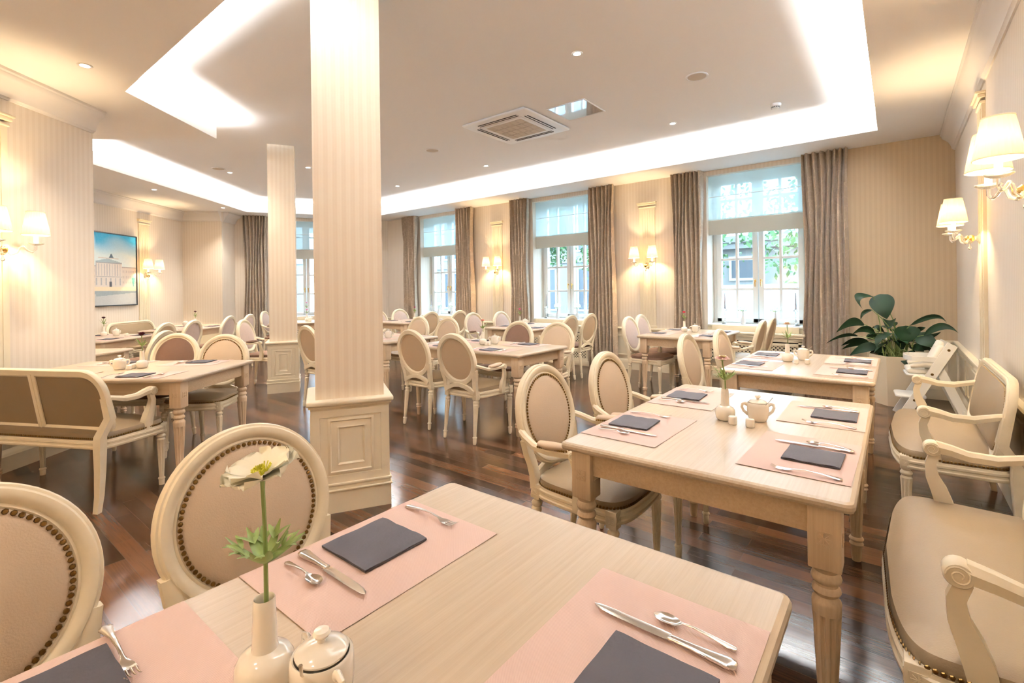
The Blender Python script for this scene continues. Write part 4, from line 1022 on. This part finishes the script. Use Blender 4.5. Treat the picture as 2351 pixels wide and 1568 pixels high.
# ---------------------------------------------------------------- lamps
def point(name, loc, power, color, r=.02):
    l = bpy.data.lights.new(name, 'POINT'); l.energy = power; l.color = color; l.shadow_soft_size = r
    o = bpy.data.objects.new(name, l); COL.objects.link(o); o.location = loc; return o
def sconce(origin, heading, x, label, z=1.74, power=11):
    """on a wall: local x along the wall, local y outward, so the lamp hangs at negative y"""
    c, s_ = math.cos(heading), math.sin(heading)
    root = empty('wall_sconce', (origin[0]+c*x, origin[1]+s_*x, 0), heading); tag(root, label, 'wall lamp', 'twin-shade glass wall sconces')
    p = MB(); p.lathe([(.052, 0), (.05, .008), (.038, .014), (.02, .02), (.016, .035)], 24, M=Matrix.Translation((0, -.022, z-.04)) @ Matrix.Rotation(PI/2, 4, 'X')); p.build('wall_plate', M['crystal'], root)
    b = MB(); b.lathe([(.0, 0), (.022, .006), (.028, .02), (.02, .036), (.026, .045), (.012, .06), (0, .062)], 20, M=Matrix.Translation((0, -.055, z-.04)) @ Matrix.Rotation(PI/2, 4, 'X')); b.build('boss', M['gold'], root)
    d = MB(); d.lathe([(0, 0), (.010, .008), (.013, .02), (.006, .032), (.004, .05), (.018, .056), (.022, .07), (.01, .08)], 14, M=Matrix.Translation((0, -.085, z-.13))); d.build('drop', M['crystal'], root)
    for q in (-1, 1):
        a = MB(); a.tube([(q*.01, -.09, z-.04), (q*.035, -.11, z-.075), (q*.06, -.13, z-.06), (q*.075, -.14, z-.02), (q*.09, -.15, z-.01), (q*.11, -.165, z-.04), (q*.13, -.18, z-.05), (q*.148, -.19, z-.03), (q*.15, -.19, z+.0)], [.008, .009, .009, .008, .008, .008, .008, .008, .008], 10); ao = a.build('arm', M['crystal'], root)
        cu = MB(); cu.lathe([(.008, .0), (.025, .003), (.045, .012), (.052, .018), (.050, .021), (.042, .016), (.02, .008), (0, .008)], 24, M=Matrix.Translation((q*.15, -.19, z))); cu.build('drip_cup', M['crystal'], ao)
        t = MB(); t.lathe([(.014, 0), (.014, .085)], 16, M=Matrix.Translation((q*.15, -.19, z+.01))); t.build('candle_tube', M['tube'], ao)
        sh = MB(); vs = []; seg = 48
        for (r0, zz) in ((.084, z+.085), (.079, z+.12), (.064, z+.21), (.054, z+.262)):
            for k in range(seg):
                an = 2*PI*k/seg; rr = r0*(1+.012*(1 if k % 2 else -1)); vs.append((q*.15+rr*math.cos(an), -.19+rr*math.sin(an), zz))
        sh.add(vs, [(i*seg+k, i*seg+(k+1) % seg, (i+1)*seg+(k+1) % seg, (i+1)*seg+k) for i in range(3) for k in range(seg)])
        for (r0, zz) in ((.084, z+.085), (.054, z+.262)): sh.sweep([(q*.15+r0*math.cos(2*PI*k/32), -.19+r0*math.sin(2*PI*k/32), zz) for k in range(32)], [(-.001, -.003), (.002, -.003), (.002, .003), (-.001, .003)], (0, 0, 1))
        sh.build('lamp_shade', M['shade'], ao, angle=10)
        wx, wy = root.location.x+c*q*.15+s_*.19, root.location.y+s_*q*.15-c*.19
        point('sconce_bulb_light', (wx, wy, z+.165), power, (1, .72, .40) if power < 20 else (1, .73, .44))
sconce((WX0, 7.5), 0, -3.14-WX0, 'glass sconce with two lit shades between the right and middle windows')
sconce((WX0, 7.5), 0, -6.30-WX0, 'glass sconce with two lit shades between the middle and far-left windows')
sconce((.54, 7.5), -PI/2, 7.5-5.23, 'farther glass sconce on the right wall, above the settee')
sconce((.54, 7.5), -PI/2, 7.5-3.10, 'nearest glass sconce on the right wall, cut by the picture edge', z=1.80)
sconce((PW0.x, PW0.y), HL, 6.0-(10.25-9.12), 'glass sconce with two lit shades right of the palace picture')
sconce((NL0.x, NL0.y), HL, 5.2-(4.57-3.64), 'glass sconce on the near-left wall, cut by the left picture edge')
sconce((E1.x, E1.y), HL+PI/2, 1.3, 'added glass sconce on the return wall, hidden behind the near-left wall', power=30)  # out-of-view lamp added to warm and brighten the pier
sconce((.5, -2.4), PI, 1.6, 'added unseen glass sconce on the wall behind the camera, right one', power=45)  # out-of-view lamp added to throw warm light on the pillar fronts
sconce((.5, -2.4), PI, 3.2, 'added unseen glass sconce on the wall behind the camera, left one', power=45)  # second out-of-view lamp added for the same warm light
def downlight(n, loc, spot=45, scol=(1, .90, .76)):
    root = empty('downlight', loc); tag(root, n, 'ceiling lamp', 'recessed ceiling downlights')
    r = MB(); r.lathe([(.030, -.004), (.045, -.005), (.048, 0), (.044, .002), (.032, .002)], 28, caps=False); r.build('trim_ring', M['whiteplastic'], root)
    l = MB(); l.lathe([(0, -.003), (.031, -.003)], 24, caps=False); l.build('lens', M['lens'], root)
    s = bpy.data.lights.new('downlight_beam', 'SPOT'); s.energy = spot; s.color = scol; s.spot_size = R(110); s.spot_blend = .8; s.shadow_soft_size = .03
    o = bpy.data.objects.new('downlight_beam', s); COL.objects.link(o); o.location = (loc[0], loc[1], loc[2]-.02)
def speaker(loc, label):
    root = empty('ceiling_speaker', loc); tag(root, label, 'ceiling speaker', 'round ceiling speakers')
    r = MB(); r.lathe([(.083, -.002), (.088, -.008), (.10, -.006), (.102, 0)], 36, caps=False); r.build('rim', M['whiteplastic'], root)
    g = MB(); g.lathe([(0, -.006), (.05, -.006), (.084, -.004)], 36, caps=False); g.build('grille', M['grille'], root)
z1 = HT-.001
for n, l in (('starry downlight nearest the camera on the tray ceiling', (-2.10, 3.58)), ('downlight between the smoke detector and the air-conditioning unit', (-2.11, 5.85)),
             ('downlight above the middle window, close to the bright cove', (-5.15, 5.87)), ('small downlight over the far-left window end of the tray', (-7.40, 5.88)), ('small downlight between the two pillars on the tray ceiling', (-7.35, 4.07)), ):
    downlight(n, (l[0], l[1], z1))
for n, l in (('downlight in the lower ceiling at top left', (-4.747, .875)), ('downlight in the lower ceiling above the picture', (-9.553, 2.613)), ('smallest downlight above the peach-lit pier', (-10.6, 4.05))):
    downlight(n, (l[0], l[1], HS-.001), 45)
for n, l in (('added unseen downlight in the lower ceiling behind the camera, middle one', (-1.2, -.6)), ('added unseen downlight in the lower ceiling behind the camera, left one', (-3.2, -.9)), ('added unseen downlight in the lower ceiling behind the camera, right one', (-.4, -1.1)), ('added fill downlight over the cut-off small table in the left wing', (-6.6, 2.4)), ('added fill downlight over the table below the palace picture', (-8.6, 3.4))): downlight(n, (l[0], l[1], HS-.001 if l[0] > -5 else z1), 20 if l[0] > -5 else 60, (1, .86, .70) if l[0] > -5 else (1, .88, .72))  # lamps added only to brighten the near room and the left wing
speaker((-1.46, 4.70, z1), 'round speaker grille at right of the tray ceiling'); speaker((-5.15, 4.72, z1), 'round speaker grille left of the air-conditioning unit'); speaker((-8.47, 3.18, z1), 'round speaker grille above the smaller pillar, leftmost')
def ac():
    root = empty('air_conditioning_unit', (-3.62, 4.70, z1)); tag(root, 'square four-way air-conditioning cassette in the ceiling', 'air conditioner')
    b = MB(); b.box(-.475, -.475, -.03, .475, .475, 0, .02, seg=3); b.box(-.30, -.30, -.036, .30, .30, -.03, .004); b.build('panel', M['whiteplastic'], root)
    g = MB(); g.box(-.26, -.26, -.040, .26, .26, -.035)
    for k in range(1, 4): g.box(-.26, -.26+k*.13-.002, -.043, .26, -.26+k*.13+.002, -.04)
    for k in range(1, 6): g.box(-.26+k*.0867-.001, -.26, -.042, -.26+k*.0867+.001, .26, -.04)
    g.build('intake_grille', M['grille'], root)
    for k in range(4):
        s = MB(); s.box(-.29, -.385, -.034, .29, -.372, -.0295); s.box(-.29, -.345, -.034, .29, -.337, -.0295); q = MB(); q.merge(s, Matrix.Rotation(k*PI/2, 4, 'Z')); q.build('air_slot', M['dark'], root)
ac()
hp = empty('access_panel', (-2.78, 4.70, z1)); tag(hp, 'glossy square access panel in the ceiling right of the air-conditioning unit', 'access panel')
b = MB(); b.sweep([(-.225, -.225, 0), (.225, -.225, 0), (.225, .225, 0), (-.225, .225, 0)], [(0, 0), (.012, 0), (.012, -.008), (0, -.008)], (0, 0, 1)); b.build('frame', M['whiteplastic'], hp)
b = MB(); b.box(-.222, -.222, -.005, .222, .222, 0); b.build('door', M['mirror'], hp)
sm = empty('smoke_detector', (-1.02, 5.98, z1)); tag(sm, 'small white smoke detector near the right end of the cove', 'smoke detector')
b = MB(); b.lathe([(.0, -.055), (.02, -.054), (.034, -.048), (.040, -.036), (.040, -.03), (.052, -.026), (.056, -.01), (.056, 0)], 28); b.build('housing', M['whiteplastic'], sm)
b = MB()
for k in range(16): b.box(.0405, -.004, -.044, .042, .004, -.030, M=Matrix.Rotation(k*PI/8, 4, 'Z'))
b.build('vent_slots', M['dark'], sm)

# ---------------------------------------------------------------- picture on the left wall
def paint(u, v):
    def mix(a, b, t): t = max(0, min(1, t)); return tuple(x*(1-t)+y*t for x, y in zip(a, b))
    rn = random.Random(int(u*53)*977+int(v*71)); n = (rn.random()-.5)*.04
    cloud = math.sin(u*7+1.3*math.sin(v*9))*.5+math.sin(v*23+u*5)*.25
    if v > .42:
        c = mix((.72, .84, .86), (.06, .50, .85), (v-.70)/.25+cloud*.35*(v > .62))
    else: c = (.70, .68, .64)
    if .25 < v < .545 and u > .36: c = (.66, .60, .54)                      # right wing
    if .25 < v < .60 and u <= .62: c = (.68, .63, .58)                      # central block
    if u <= .62 and .60 <= v < .645 and abs(u-.28)/.34 < 1-(v-.60)/.05: c = (.35, .45, .50)
    if u <= .58 and .645 <= v < .66 and abs(u-.3) < .24: c = (.62, .58, .55)
    if .66 <= v < .72 and abs(u-.36) < .05*(1.15-(v-.66)/.06): c = (.06, .10, .14)
    if u <= .62 and (.585 < v < .60 or .395 < v < .405): c = (.30, .32, .35)
    if u > .62 and .53 < v < .548: c = (.35, .33, .33)
    if u <= .60 and .41 < v < .575 and (u*16) % 1 < .28: c = (.38, .38, .40)
    if u <= .60 and .28 < v < .38 and (u*9) % 1 < .25: c = (.36, .38, .42)
    if u > .62 and .29 < v < .52 and (u*22) % 1 < .38 and (v*13) % 1 < .45: c = (.42, .38, .38)
    if abs(u-.34) < .03 and .26 < v < .33: c = (.05, .06, .08)
    if u > .86 and .27 < v < .40 and abs(u-.91) < .04*((v-.24)/.12): c = (.10, .35, .35)
    if .20 < v < .26: c = (.80, .68, .50)
    edge = .13+.07*u
    if v <= .20: c = (.28, .34, .37) if v > edge-.02*u else (.48, .51, .52)
    return tuple(max(0, x+n) for x in c)
def picture():
    root = empty('framed_picture', (PW0.x, PW0.y, 0), HL); tag(root, 'framed painting of a pale palace under a blue sky, in a thin black frame', 'picture')
    x1 = 6.0-(10.25-8.90); x0 = x1-1.35; za, zb = 1.16, 2.40
    f = MB(); f.sweep([(x0, -.03, za), (x1, -.03, za), (x1, -.03, zb), (x0, -.03, zb)], [(-.012, -.0), (-.012, .012), (.006, .012), (.006, -.03), (-.0, -.03)], (0, -1, 0)); f.build('frame', simple('black_picture_frame', (.02, .03, .04), .35), root)
    bk = MB(); bk.box(x0, -.028, za, x1, -.001, zb); bk.build('backing', M['cream'], root)
    nx, ny = 150, 140; vs = [(x0+(x1-x0)*i/nx, -.030, za+(zb-za)*j/ny) for j in range(ny+1) for i in range(nx+1)]; W = nx+1
    me = bpy.data.meshes.new('canvas'); me.from_pydata(vs, [], [(j*W+i, j*W+i+1, j*W+W+i+1, j*W+W+i) for j in range(ny) for i in range(nx)])
    ca = me.color_attributes.new('paint', 'FLOAT_COLOR', 'POINT')
    # the right-hand part of the canvas is what shows; the drawing is laid out across the visible 65 per cent and repeats its wing to the left
    vals = []
    for j in range(ny+1):
        for i in range(nx+1):
            u = (i/nx-.33)/.67; u = u if u >= 0 else min(1, .62-u*0.9)
            vals += [*paint(u, j/ny), 1]
    ca.data.foreach_set('color', vals)
    m, nt, b, N, L = nm('painted_canvas'); at = N.new('ShaderNodeVertexColor'); at.layer_name = 'paint'; L.new(at.outputs[0], b.inputs['Base Color']); b.inputs['Roughness'].default_value = .6
    me.materials.append(m); o = bpy.data.objects.new('canvas', me); COL.objects.link(o); o.parent = root
picture()

# ---------------------------------------------------------------- potted plant
LEAVES = [  # base (x, z), tip (x, z), bow (x, z), half width, depth offset
 ((-0.15, 1.239), (-0.089, 0.965), (0.000, 0.000), 0.115, -0.13),
 ((-0.208, 1.214), (-0.305, 1.079), (-0.086, 0.060), 0.045, -0.18),
 ((-0.226, 1.059), (-0.328, 0.948), (-0.023, 0.020), 0.022, -0.07),
 ((-0.295, 0.897), (-0.555, 0.798), (0.016, 0.075), 0.052, -0.16),
 ((-0.192, 0.798), (-0.398, 0.789), (0.008, 0.060), 0.042, -0.19),
 ((-0.356, 0.749), (-0.665, 0.653), (0.016, 0.055), 0.022, -0.07),
 ((-0.264, 0.671), (-0.54, 0.601), (0.000, 0.045), 0.038, 0.13),
 ((-0.306, 0.647), (-0.531, 0.564), (0.000, 0.030), 0.026, 0.08),
 ((-0.181, 0.634), (-0.449, 0.501), (0.000, 0.030), 0.055, 0.07),
 ((-0.107, 0.792), (-0.181, 0.634), (-0.023, 0.020), 0.034, -0.14),
 ((-0.129, 0.943), (-0.009, 0.967), (0.000, -0.060), 0.052, -0.02),
 ((0.076, 0.89), (0.078, 0.7), (0.000, 0.000), 0.125, -0.11),
 ((0.111, 0.896), (0.404, 0.939), (0.047, 0.085), 0.026, -0.15),
 ((0.223, 0.797), (0.489, 0.842), (0.016, 0.085), 0.038, -0.18),
 ((0.159, 0.774), (0.351, 0.668), (0.000, 0.020), 0.080, -0.14),
 ((0.212, 0.767), (0.381, 0.812), (0.000, -0.020), 0.026, 0.13),
 ((-0.084, 0.6), (-0.265, 0.526), (0.000, 0.020), 0.042, 0.09),
 ((-0.117, 0.557), (-0.135, 0.403), (0.000, 0.000), 0.055, 0.09),
 ((-0.005, 0.605), (-0.046, 0.476), (0.000, 0.000), 0.050, 0.08),
 ((0.057, 0.559), (0.076, 0.466), (0.000, 0.000), 0.042, -0.15),
 ((0.135, 0.674), (0.225, 0.621), (0.000, 0.010), 0.044, -0.10),
 ((-0.035, 0.785), (0.051, 0.669), (0.000, 0.000), 0.055, 0.02),
 ((-0.288, 0.742), (-0.116, 0.7), (0.000, 0.020), 0.040, 0.06),
 ((-0.212, 0.859), (-0.115, 0.781), (0.000, 0.015), 0.030, 0.10),
 ((0.152, 0.813), (0.25, 0.857), (0.000, 0.010), 0.028, 0.11),
 ((0.089, 0.611), (0.149, 0.546), (0.000, 0.000), 0.045, -0.19),
 ((-0.183, 0.532), (-0.069, 0.52), (0.000, 0.000), 0.040, 0.01),
 ((0.165, 0.636), (0.3, 0.626), (0.000, 0.020), 0.040, 0.04),
]
def plant():
    root = empty('potted_plant', (0, 7.0, 0)); tag(root, 'large peace lily with broad dark green leaves in a tall cream planter', 'plant')
    p = MB(); seg = 6; vs = []; prof = [(.235, 0), (.262, .52), (.262, .55), (.245, .55), (.24, .50)]
    rot = R(8)
    for r0, z in prof:
        for k in range(seg): vs.append((r0*math.cos(rot+2*PI*k/seg), r0*math.sin(rot+2*PI*k/seg), z))
    fs = [(i*seg+k, i*seg+(k+1) % seg, (i+1)*seg+(k+1) % seg, (i+1)*seg+k) for i in range(len(prof)-1) for k in range(seg)]; fs.append(tuple(range(seg-1, -1, -1)))
    p.add(vs, fs); p.build('planter', M['planter'], root, angle=20)
    s = MB(); s.lathe([(0, .505), (.15, .51), (.225, .50)], 24, caps=False); s.build('soil', M['soil'], root)
    l = MB(); st = MB(); rnd = random.Random(5)
    for (bx, bz), (tx, tz), (sx, sz), wd, dy in LEAVES:
        B, T = Vector((bx, dy, bz)), Vector((tx, dy*1.5-.02, tz)); S = Vector((sx, -.03, sz))
        ax = (T-B).normalized(); side = ax.cross(Vector((0, -1, 0))).normalized()
        tl = Vector((0, -1, 0))*math.sin(.5*(rnd.random()-.5)); side = (side*.9+Vector((0, rnd.uniform(-.5, .3), 0))).normalized()
        l.blade(B, T, S, wd, side=side, n=14, fold=.18, shape=.85)
        r0 = Vector((rnd.uniform(-.10, .10)+.15*bx, rnd.uniform(-.10, .10), .50)); mid = (r0+B)/2+Vector(((B.x-r0.x)*-.15, 0, .06))
        st.tube([r0, (r0+mid)/2+Vector((0, 0, .01)), mid, (mid+B)/2+Vector((0, 0, .015)), B], [.007, .006, .005, .005, .004], 6)
    for k in range(26):
        a = rnd.random()*2*PI; rr = rnd.uniform(.10, .30); zt = rnd.uniform(.60, .86)
        B = Vector((math.cos(a)*rr*.5, math.sin(a)*rr*.5, zt)); T = Vector((math.cos(a)*rr*1.5, math.sin(a)*rr*1.1, zt-.03+rnd.uniform(-.1, .08)))
        l.blade(B, T, (0, 0, .03), rnd.uniform(.03, .055), n=10, fold=.2); st.tube([(B.x*.5, B.y*.5, .5), (B.x*.8, B.y*.8, (zt+.5)/2), B], [.006, .005, .004], 6)
    l.build('leaves', M['leaf'], root, angle=80); st.build('stalks', M['stem'], root)
plant()

# ---------------------------------------------------------------- high chair
def highchair():
    root = empty('high_chair', (.25, 6.34, 0), PI/2+R(4)); tag(root, 'white wooden high chair with padded seat, between plant and right wall', 'high chair')
    # local +y is the way the child faces; front posts lean back to the top, rear legs lean the other way
    for s_ in (-1, 1):
        X = s_*.19
        a = MB(); a.sweep([(X, .25, 0), (X, -.145, .77)], [(-.040, -.012), (-.040, .012), (.040, .012), (.040, -.012)], (1, 0, 0), closed=False); 
        for t in (.28, .62, .93): 
            p = Vector((X, .25-.395*t, .77*t)); a.lathe([(.012, 0), (.010, .004), (0, .005)], 14, mi=1, M=Matrix.Translation(p+Vector((s_*.012, 0, 0))) @ Matrix.Rotation(s_*PI/2, 4, 'Y'))
        a.build('front_post', [M['winwhite'], M['brass']], root)
        b = MB(); b.sweep([(X-s_*.026, -.27, 0), (X-s_*.026, -.035, .57)], [(-.035, -.012), (-.035, .012), (.035, .012), (.035, -.012)], (1, 0, 0), closed=False); b.build('rear_leg', M['winwhite'], root)
    def plate(nm_, y0, y1, z, w_, t=.016, r_=.05):
        o = []
        for (sx, sy, a0) in ((1, 1, 0), (-1, 1, 90), (-1, -1, 180), (1, -1, 270)):
            for k in range(6): a = R(a0+k*18); o.append((sx*(w_/2-r_)+r_*math.cos(a), (y0+y1)/2+sy*((y1-y0)/2-r_)+r_*math.sin(a), z))
        b = MB(); b.pad(o, (0, 0, 1), t, edge=.95, rings=2, cap_back=True); b.build(nm_, M['winwhite'], root)
    plate('seat_board', -.06, .20, .45, .34); plate('foot_board', .04, .28, .23, .34)
    t = MB(); pts = [(.19, -.06, .62), (.19, .08, .62), (.17, .15, .62), (.10, .19, .62), (0, .20, .62), (-.10, .19, .62), (-.17, .15, .62), (-.19, .08, .62), (-.19, -.06, .62)]
    t.sweep(pts, [(-.008, -.022), (-.008, .022), (.008, .022), (.008, -.022)], (0, 0, 1), closed=False); t.build('tray_bar', M['winwhite'], root)
    c = MB(); c.box(-.15, -.08, .468, .15, .19, .52, .024, seg=3); c.box(-.15, -.05, .50, .15, .01, .80, .028, seg=3, M=Matrix.Translation((0, .26, .03)) @ Matrix.Rotation(R(24), 4, 'X'))
    c.box(-.09, -.02, .78, .09, .03, .86, .024, seg=3, M=Matrix.Translation((0, .26, .0)) @ Matrix.Rotation(R(24), 4, 'X'))
    c.tube([(-.15, -.06, .56), (-.16, .05, .57), (-.14, .16, .54)], [.03, .035, .02], 10); c.tube([(.15, -.06, .56), (.16, .05, .57), (.14, .16, .54)], [.03, .035, .02], 10)
    c.build('seat_cushion', M['pillow'], root)
    r = MB(); r.box(-.19, -.27, .10, .19, -.25, .15, .004, M=Matrix.Translation((0, .04, 0))); r.build('rear_crossbar', M['winwhite'], root)
highchair()

# ---------------------------------------------------------------- window sill ornaments
def hydrangea(loc, label):
    root = empty('hydrangea', loc); tag(root, label, 'flower', 'white hydrangeas on the window sills')
    s = MB(); s.tube([(0, 0, .05), (0, 0, .20)], .003, 6)
    for k in range(3):
        a = k*2.1+.4; s.blade((0, 0, .18), (math.cos(a)*.10, math.sin(a)*.07, .19), (0, 0, .02), .022, n=7)
    s.build('stem_and_leaves', M['flowerleaf'], root)
    b = MB(); rnd = random.Random(label); c = Vector((0, 0, .235))
    for k in range(70):
        z = 1-2*(k+.5)/70; a = k*2.4; d = Vector((math.cos(a)*math.sqrt(1-z*z), math.sin(a)*math.sqrt(1-z*z), z)); p = c+Vector((d.x*.062, d.y*.062, d.z*.045))
        u = d.orthogonal().normalized(); v = d.cross(u)
        for q in range(4):
            an = q*PI/2+k; e = u*math.cos(an)+v*math.sin(an); f_ = u*math.cos(an+.6)+v*math.sin(an+.6); g_ = u*math.cos(an-.6)+v*math.sin(an-.6)
            b.add([p, p+f_*.011+d*.003, p+e*.015+d*.004, p+g_*.011+d*.003], [(0, 1, 2, 3)])
    b.build('bloom', M['hydra'], root, angle=10)
GV = MB(); GV.lathe([(.026, 0), (.032, .004), (.034, .03), (.032, .07), (.024, .10), (.013, .125), (.010, .15), (.011, .175), (.013, .18), (.010, .18), (.008, .15), (0, .12)], 24)
D['grey_vase'] = data_of(GV, 'vase', M['greyvase'], 50)
def candlestick(loc, label):
    root = empty('candlestick', loc); tag(root, label, 'candlestick', 'glass candlesticks on the window sills')
    b = MB(); b.lathe([(.045, 0), (.046, .004), (.03, .012), (.012, .022), (.008, .05), (.015, .06), (.008, .07), (.007, .13), (.014, .14), (.008, .15), (.009, .19), (.036, .205), (.038, .212), (.015, .21), (.014, .235), (0, .225)], 24); b.build('glass_holder', M['crystal'], root)
    c = MB(); c.lathe([(.011, .225), (.010, .30), (.0055, .45), (0, .455)], 14); c.build('candle', M['candle'], root)['label'] = 'tapered grey candle'
for i, cxx in enumerate(WC):
    for k, (dx, w_) in enumerate(((-.17, 'left'), (.25, 'right'))):
        o = bpy.data.objects.new('vase', D['grey_vase']); COL.objects.link(o); o.location = (cxx+dx, 7.62, .794)
        tag(o, '%s grey vase on the sill of the %s long-wall window' % (w_, WLAB[i]), 'vase', 'grey vases on the window sills')
        hydrangea((cxx+dx, 7.62, .794), '%s white hydrangea head on the sill of the %s long-wall window' % (w_, WLAB[i]))
    for k, (dx, w_) in enumerate(((-.42, 'left'), (.50, 'right'))): candlestick((cxx+dx, 7.62, .794), '%s glass candlestick on the sill of the %s long-wall window' % (w_, WLAB[i]))
p = EO+EM*0.0+EN*.12
o = bpy.data.objects.new('vase', D['grey_vase']); COL.objects.link(o); o.location = (p.x, p.y, .794); tag(o, 'grey vase on the end-wall window sill between the pillars', 'vase')
flower('magenta', (p.x, p.y, .794), .30, 0, 'pink flower on the end-wall window sill between the pillars', detail=False)

# ---------------------------------------------------------------- outside: street, facade, van, car, trees
GZ = -.75
st = MB(); st.box(-60, 7.98, GZ-.1, 40, 60, GZ); st.box(-60, -20, GZ-.1, -13.6, 7.98, GZ); tag(st.build('ground', M['street']), kind='structure')
def building(name, x0, x1, y, h, label, n=9, hd=0):
    root = empty(name, (x0, y, GZ), hd); tag(root, label, 'building'); L_ = x1-x0
    b = MB(); b.box(0, 0, 0, L_, 5, h); b.box(-.1, -.25, h-.5, L_+.1, 0, h-.25); b.box(-.1, -.35, h-.25, L_+.1, 0, h); b.box(0, -.08, h*.42, L_, 0, h*.42+.18); b.build('wall', M['facade'], root)
    for k in range(n):
        xx = (k+.5)*L_/n
        for (za, zb) in ((.9, h*.42-.35), (h*.42+.7, h-.9)):
            f = MB(); f.sweep([(xx-.55, 0, za), (xx+.55, 0, za), (xx+.55, 0, zb), (xx-.55, 0, zb)], [(0, 0), (0, .05), (.1, .05), (.1, 0)], (0, -1, 0)); fo = f.build('window', M['vanwhite'], root)
            p = MB(); p.box(xx-.55, -.01, za, xx+.55, 0, zb); p.build('pane', M['facade_dk'], fo)
building('building', -34, -9.5, 24, 8.5, 'pale house across the street seen through the left windows', 9)
building('building', -9, 14, 21, 4.1, 'low pale pavilion with flat cornice seen through the right-hand window', 8)
building('building', -38, -18, -2, 9, 'pale building outside the end-wall window', 8, HM)
def van():
    root = empty('van', (-3.4, 13.2, GZ), R(-4)); tag(root, 'white panel van parked outside the right-hand window', 'van')
    prof = [(-2.6, .35), (2.4, .35), (2.55, .8), (2.45, 1.15), (1.75, 1.30), (1.15, 2.0), (.9, 2.12), (-2.5, 2.15), (-2.62, 1.9)]
    def ext(pr, w_, b): 
        n = len(pr); vs = [(x, -w_, z) for x, z in pr]+[(x, w_, z) for x, z in pr]; b.add(vs, [tuple(range(n)), tuple(range(2*n-1, n-1, -1))]+[(i, n+i, n+(i+1) % n, (i+1) % n) for i in range(n)])
    b = MB(); ext(prof, .95, b); b.build('body', M['vanwhite'], root, angle=20).scale = (-1, 1, 1)
    g = MB(); ext([(.3, 1.25), (1.62, 1.25), (1.12, 1.88), (.3, 1.92)], .96, g); g.build('side_window', M['autoglass'], root).scale = (-1, 1, 1)
    for x in (-1.7, 1.7):
        for y in (-.9, .9):
            w_ = MB(); w_.lathe([(.1, -.1), (.33, -.1), (.36, -.06), (.36, .06), (.33, .1), (.1, .1)], 24, M=Matrix.Translation((x, y, .36)) @ Matrix.Rotation(PI/2, 4, 'X')); w_.build('wheel', M['tyre'], root)
van()
def car(x, y, mat, label):
    root = empty('car', (x, y, GZ), R(180)); tag(root, label, 'car')
    def ext(pr, w_, b):
        n = len(pr); vs = [(x, -w_, z) for x, z in pr]+[(x, w_, z) for x, z in pr]; b.add(vs, [tuple(range(n)), tuple(range(2*n-1, n-1, -1))]+[(i, n+i, n+(i+1) % n, (i+1) % n) for i in range(n)])
    b = MB(); ext([(-2.1, .3), (2.1, .3), (2.15, .65), (1.9, .85), (.9, .95), (.3, 1.40), (-1.2, 1.42), (-1.9, .98), (-2.15, .9)], .85, b); b.build('body', M[mat], root, angle=25)
    g = MB(); ext([(.72, .96), (.22, 1.34), (-.35, 1.35), (-.35, .96)], .86, g); ext([(-.45, .96), (-.45, 1.35), (-1.15, 1.35), (-1.65, .98)], .86, g); g.build('windows', M['autoglass'], root)
    for xx in (-1.35, 1.35):
        for yy in (-.8, .8):
            w_ = MB(); w_.lathe([(.08, -.09), (.29, -.09), (.32, -.05), (.32, .05), (.29, .09), (.08, .09)], 20, M=Matrix.Translation((xx, yy, .32)) @ Matrix.Rotation(PI/2, 4, 'X')); w_.build('wheel', M['tyre'], root)
car(-1.9, 11.2, 'carblue', 'pale blue car parked in front of the van outside'); car(-11.5, 12.0, 'vanwhite', 'pale car parked outside the middle window')
def tree(x, y, h, r0, seed, label, n=5200):
    root = empty('street_tree', (x, y, GZ)); tag(root, label, 'tree', 'street trees outside the windows'); rnd = random.Random(seed)
    t = MB(); t.tube([(0, 0, 0), (.05, 0, h*.3), (0, .05, h*.6), (.1, 0, h*.9)], [.16, .13, .10, .04], 10)
    cl = []
    for k in range(9):
        a = rnd.random()*2*PI; rr = r0*rnd.uniform(.3, .8); c = Vector((math.cos(a)*rr, math.sin(a)*rr, h*rnd.uniform(.48, .95))); cl.append(c)
        t.tube([(0, 0, h*.45), c*.5+Vector((0, 0, h*.28)), c], [.05, .035, .015], 6)
    t.build('trunk', M['bark'], root)
    b = MB()
    for k in range(n):
        c = rnd.choice(cl); v = Vector((rnd.gauss(0, 1), rnd.gauss(0, 1), rnd.gauss(0, .8))); v = v.normalized()*r0*.5*rnd.random()**.4; p = c+v
        u = Vector((rnd.gauss(0, 1), rnd.gauss(0, 1), rnd.gauss(0, 1))).normalized(); w_ = u.orthogonal().normalized(); s = rnd.uniform(.06, .12)
        b.add([p-u*s, p+w_*s*.5, p+u*s, p-w_*s*.5], [(0, 1, 2, 3)])
    b.build('crown', M['foliage'], root, angle=10)
tree(-.3, 14.9, 6.0, 2.9, 1, 'leafy green tree right outside the right-hand window'); tree(-7.2, 17.0, 6.0, 2.4, 2, 'leafy green tree behind the van outside'); tree(-12.5, 17, 7, 2.4, 4, 'green tree seen through the middle window')
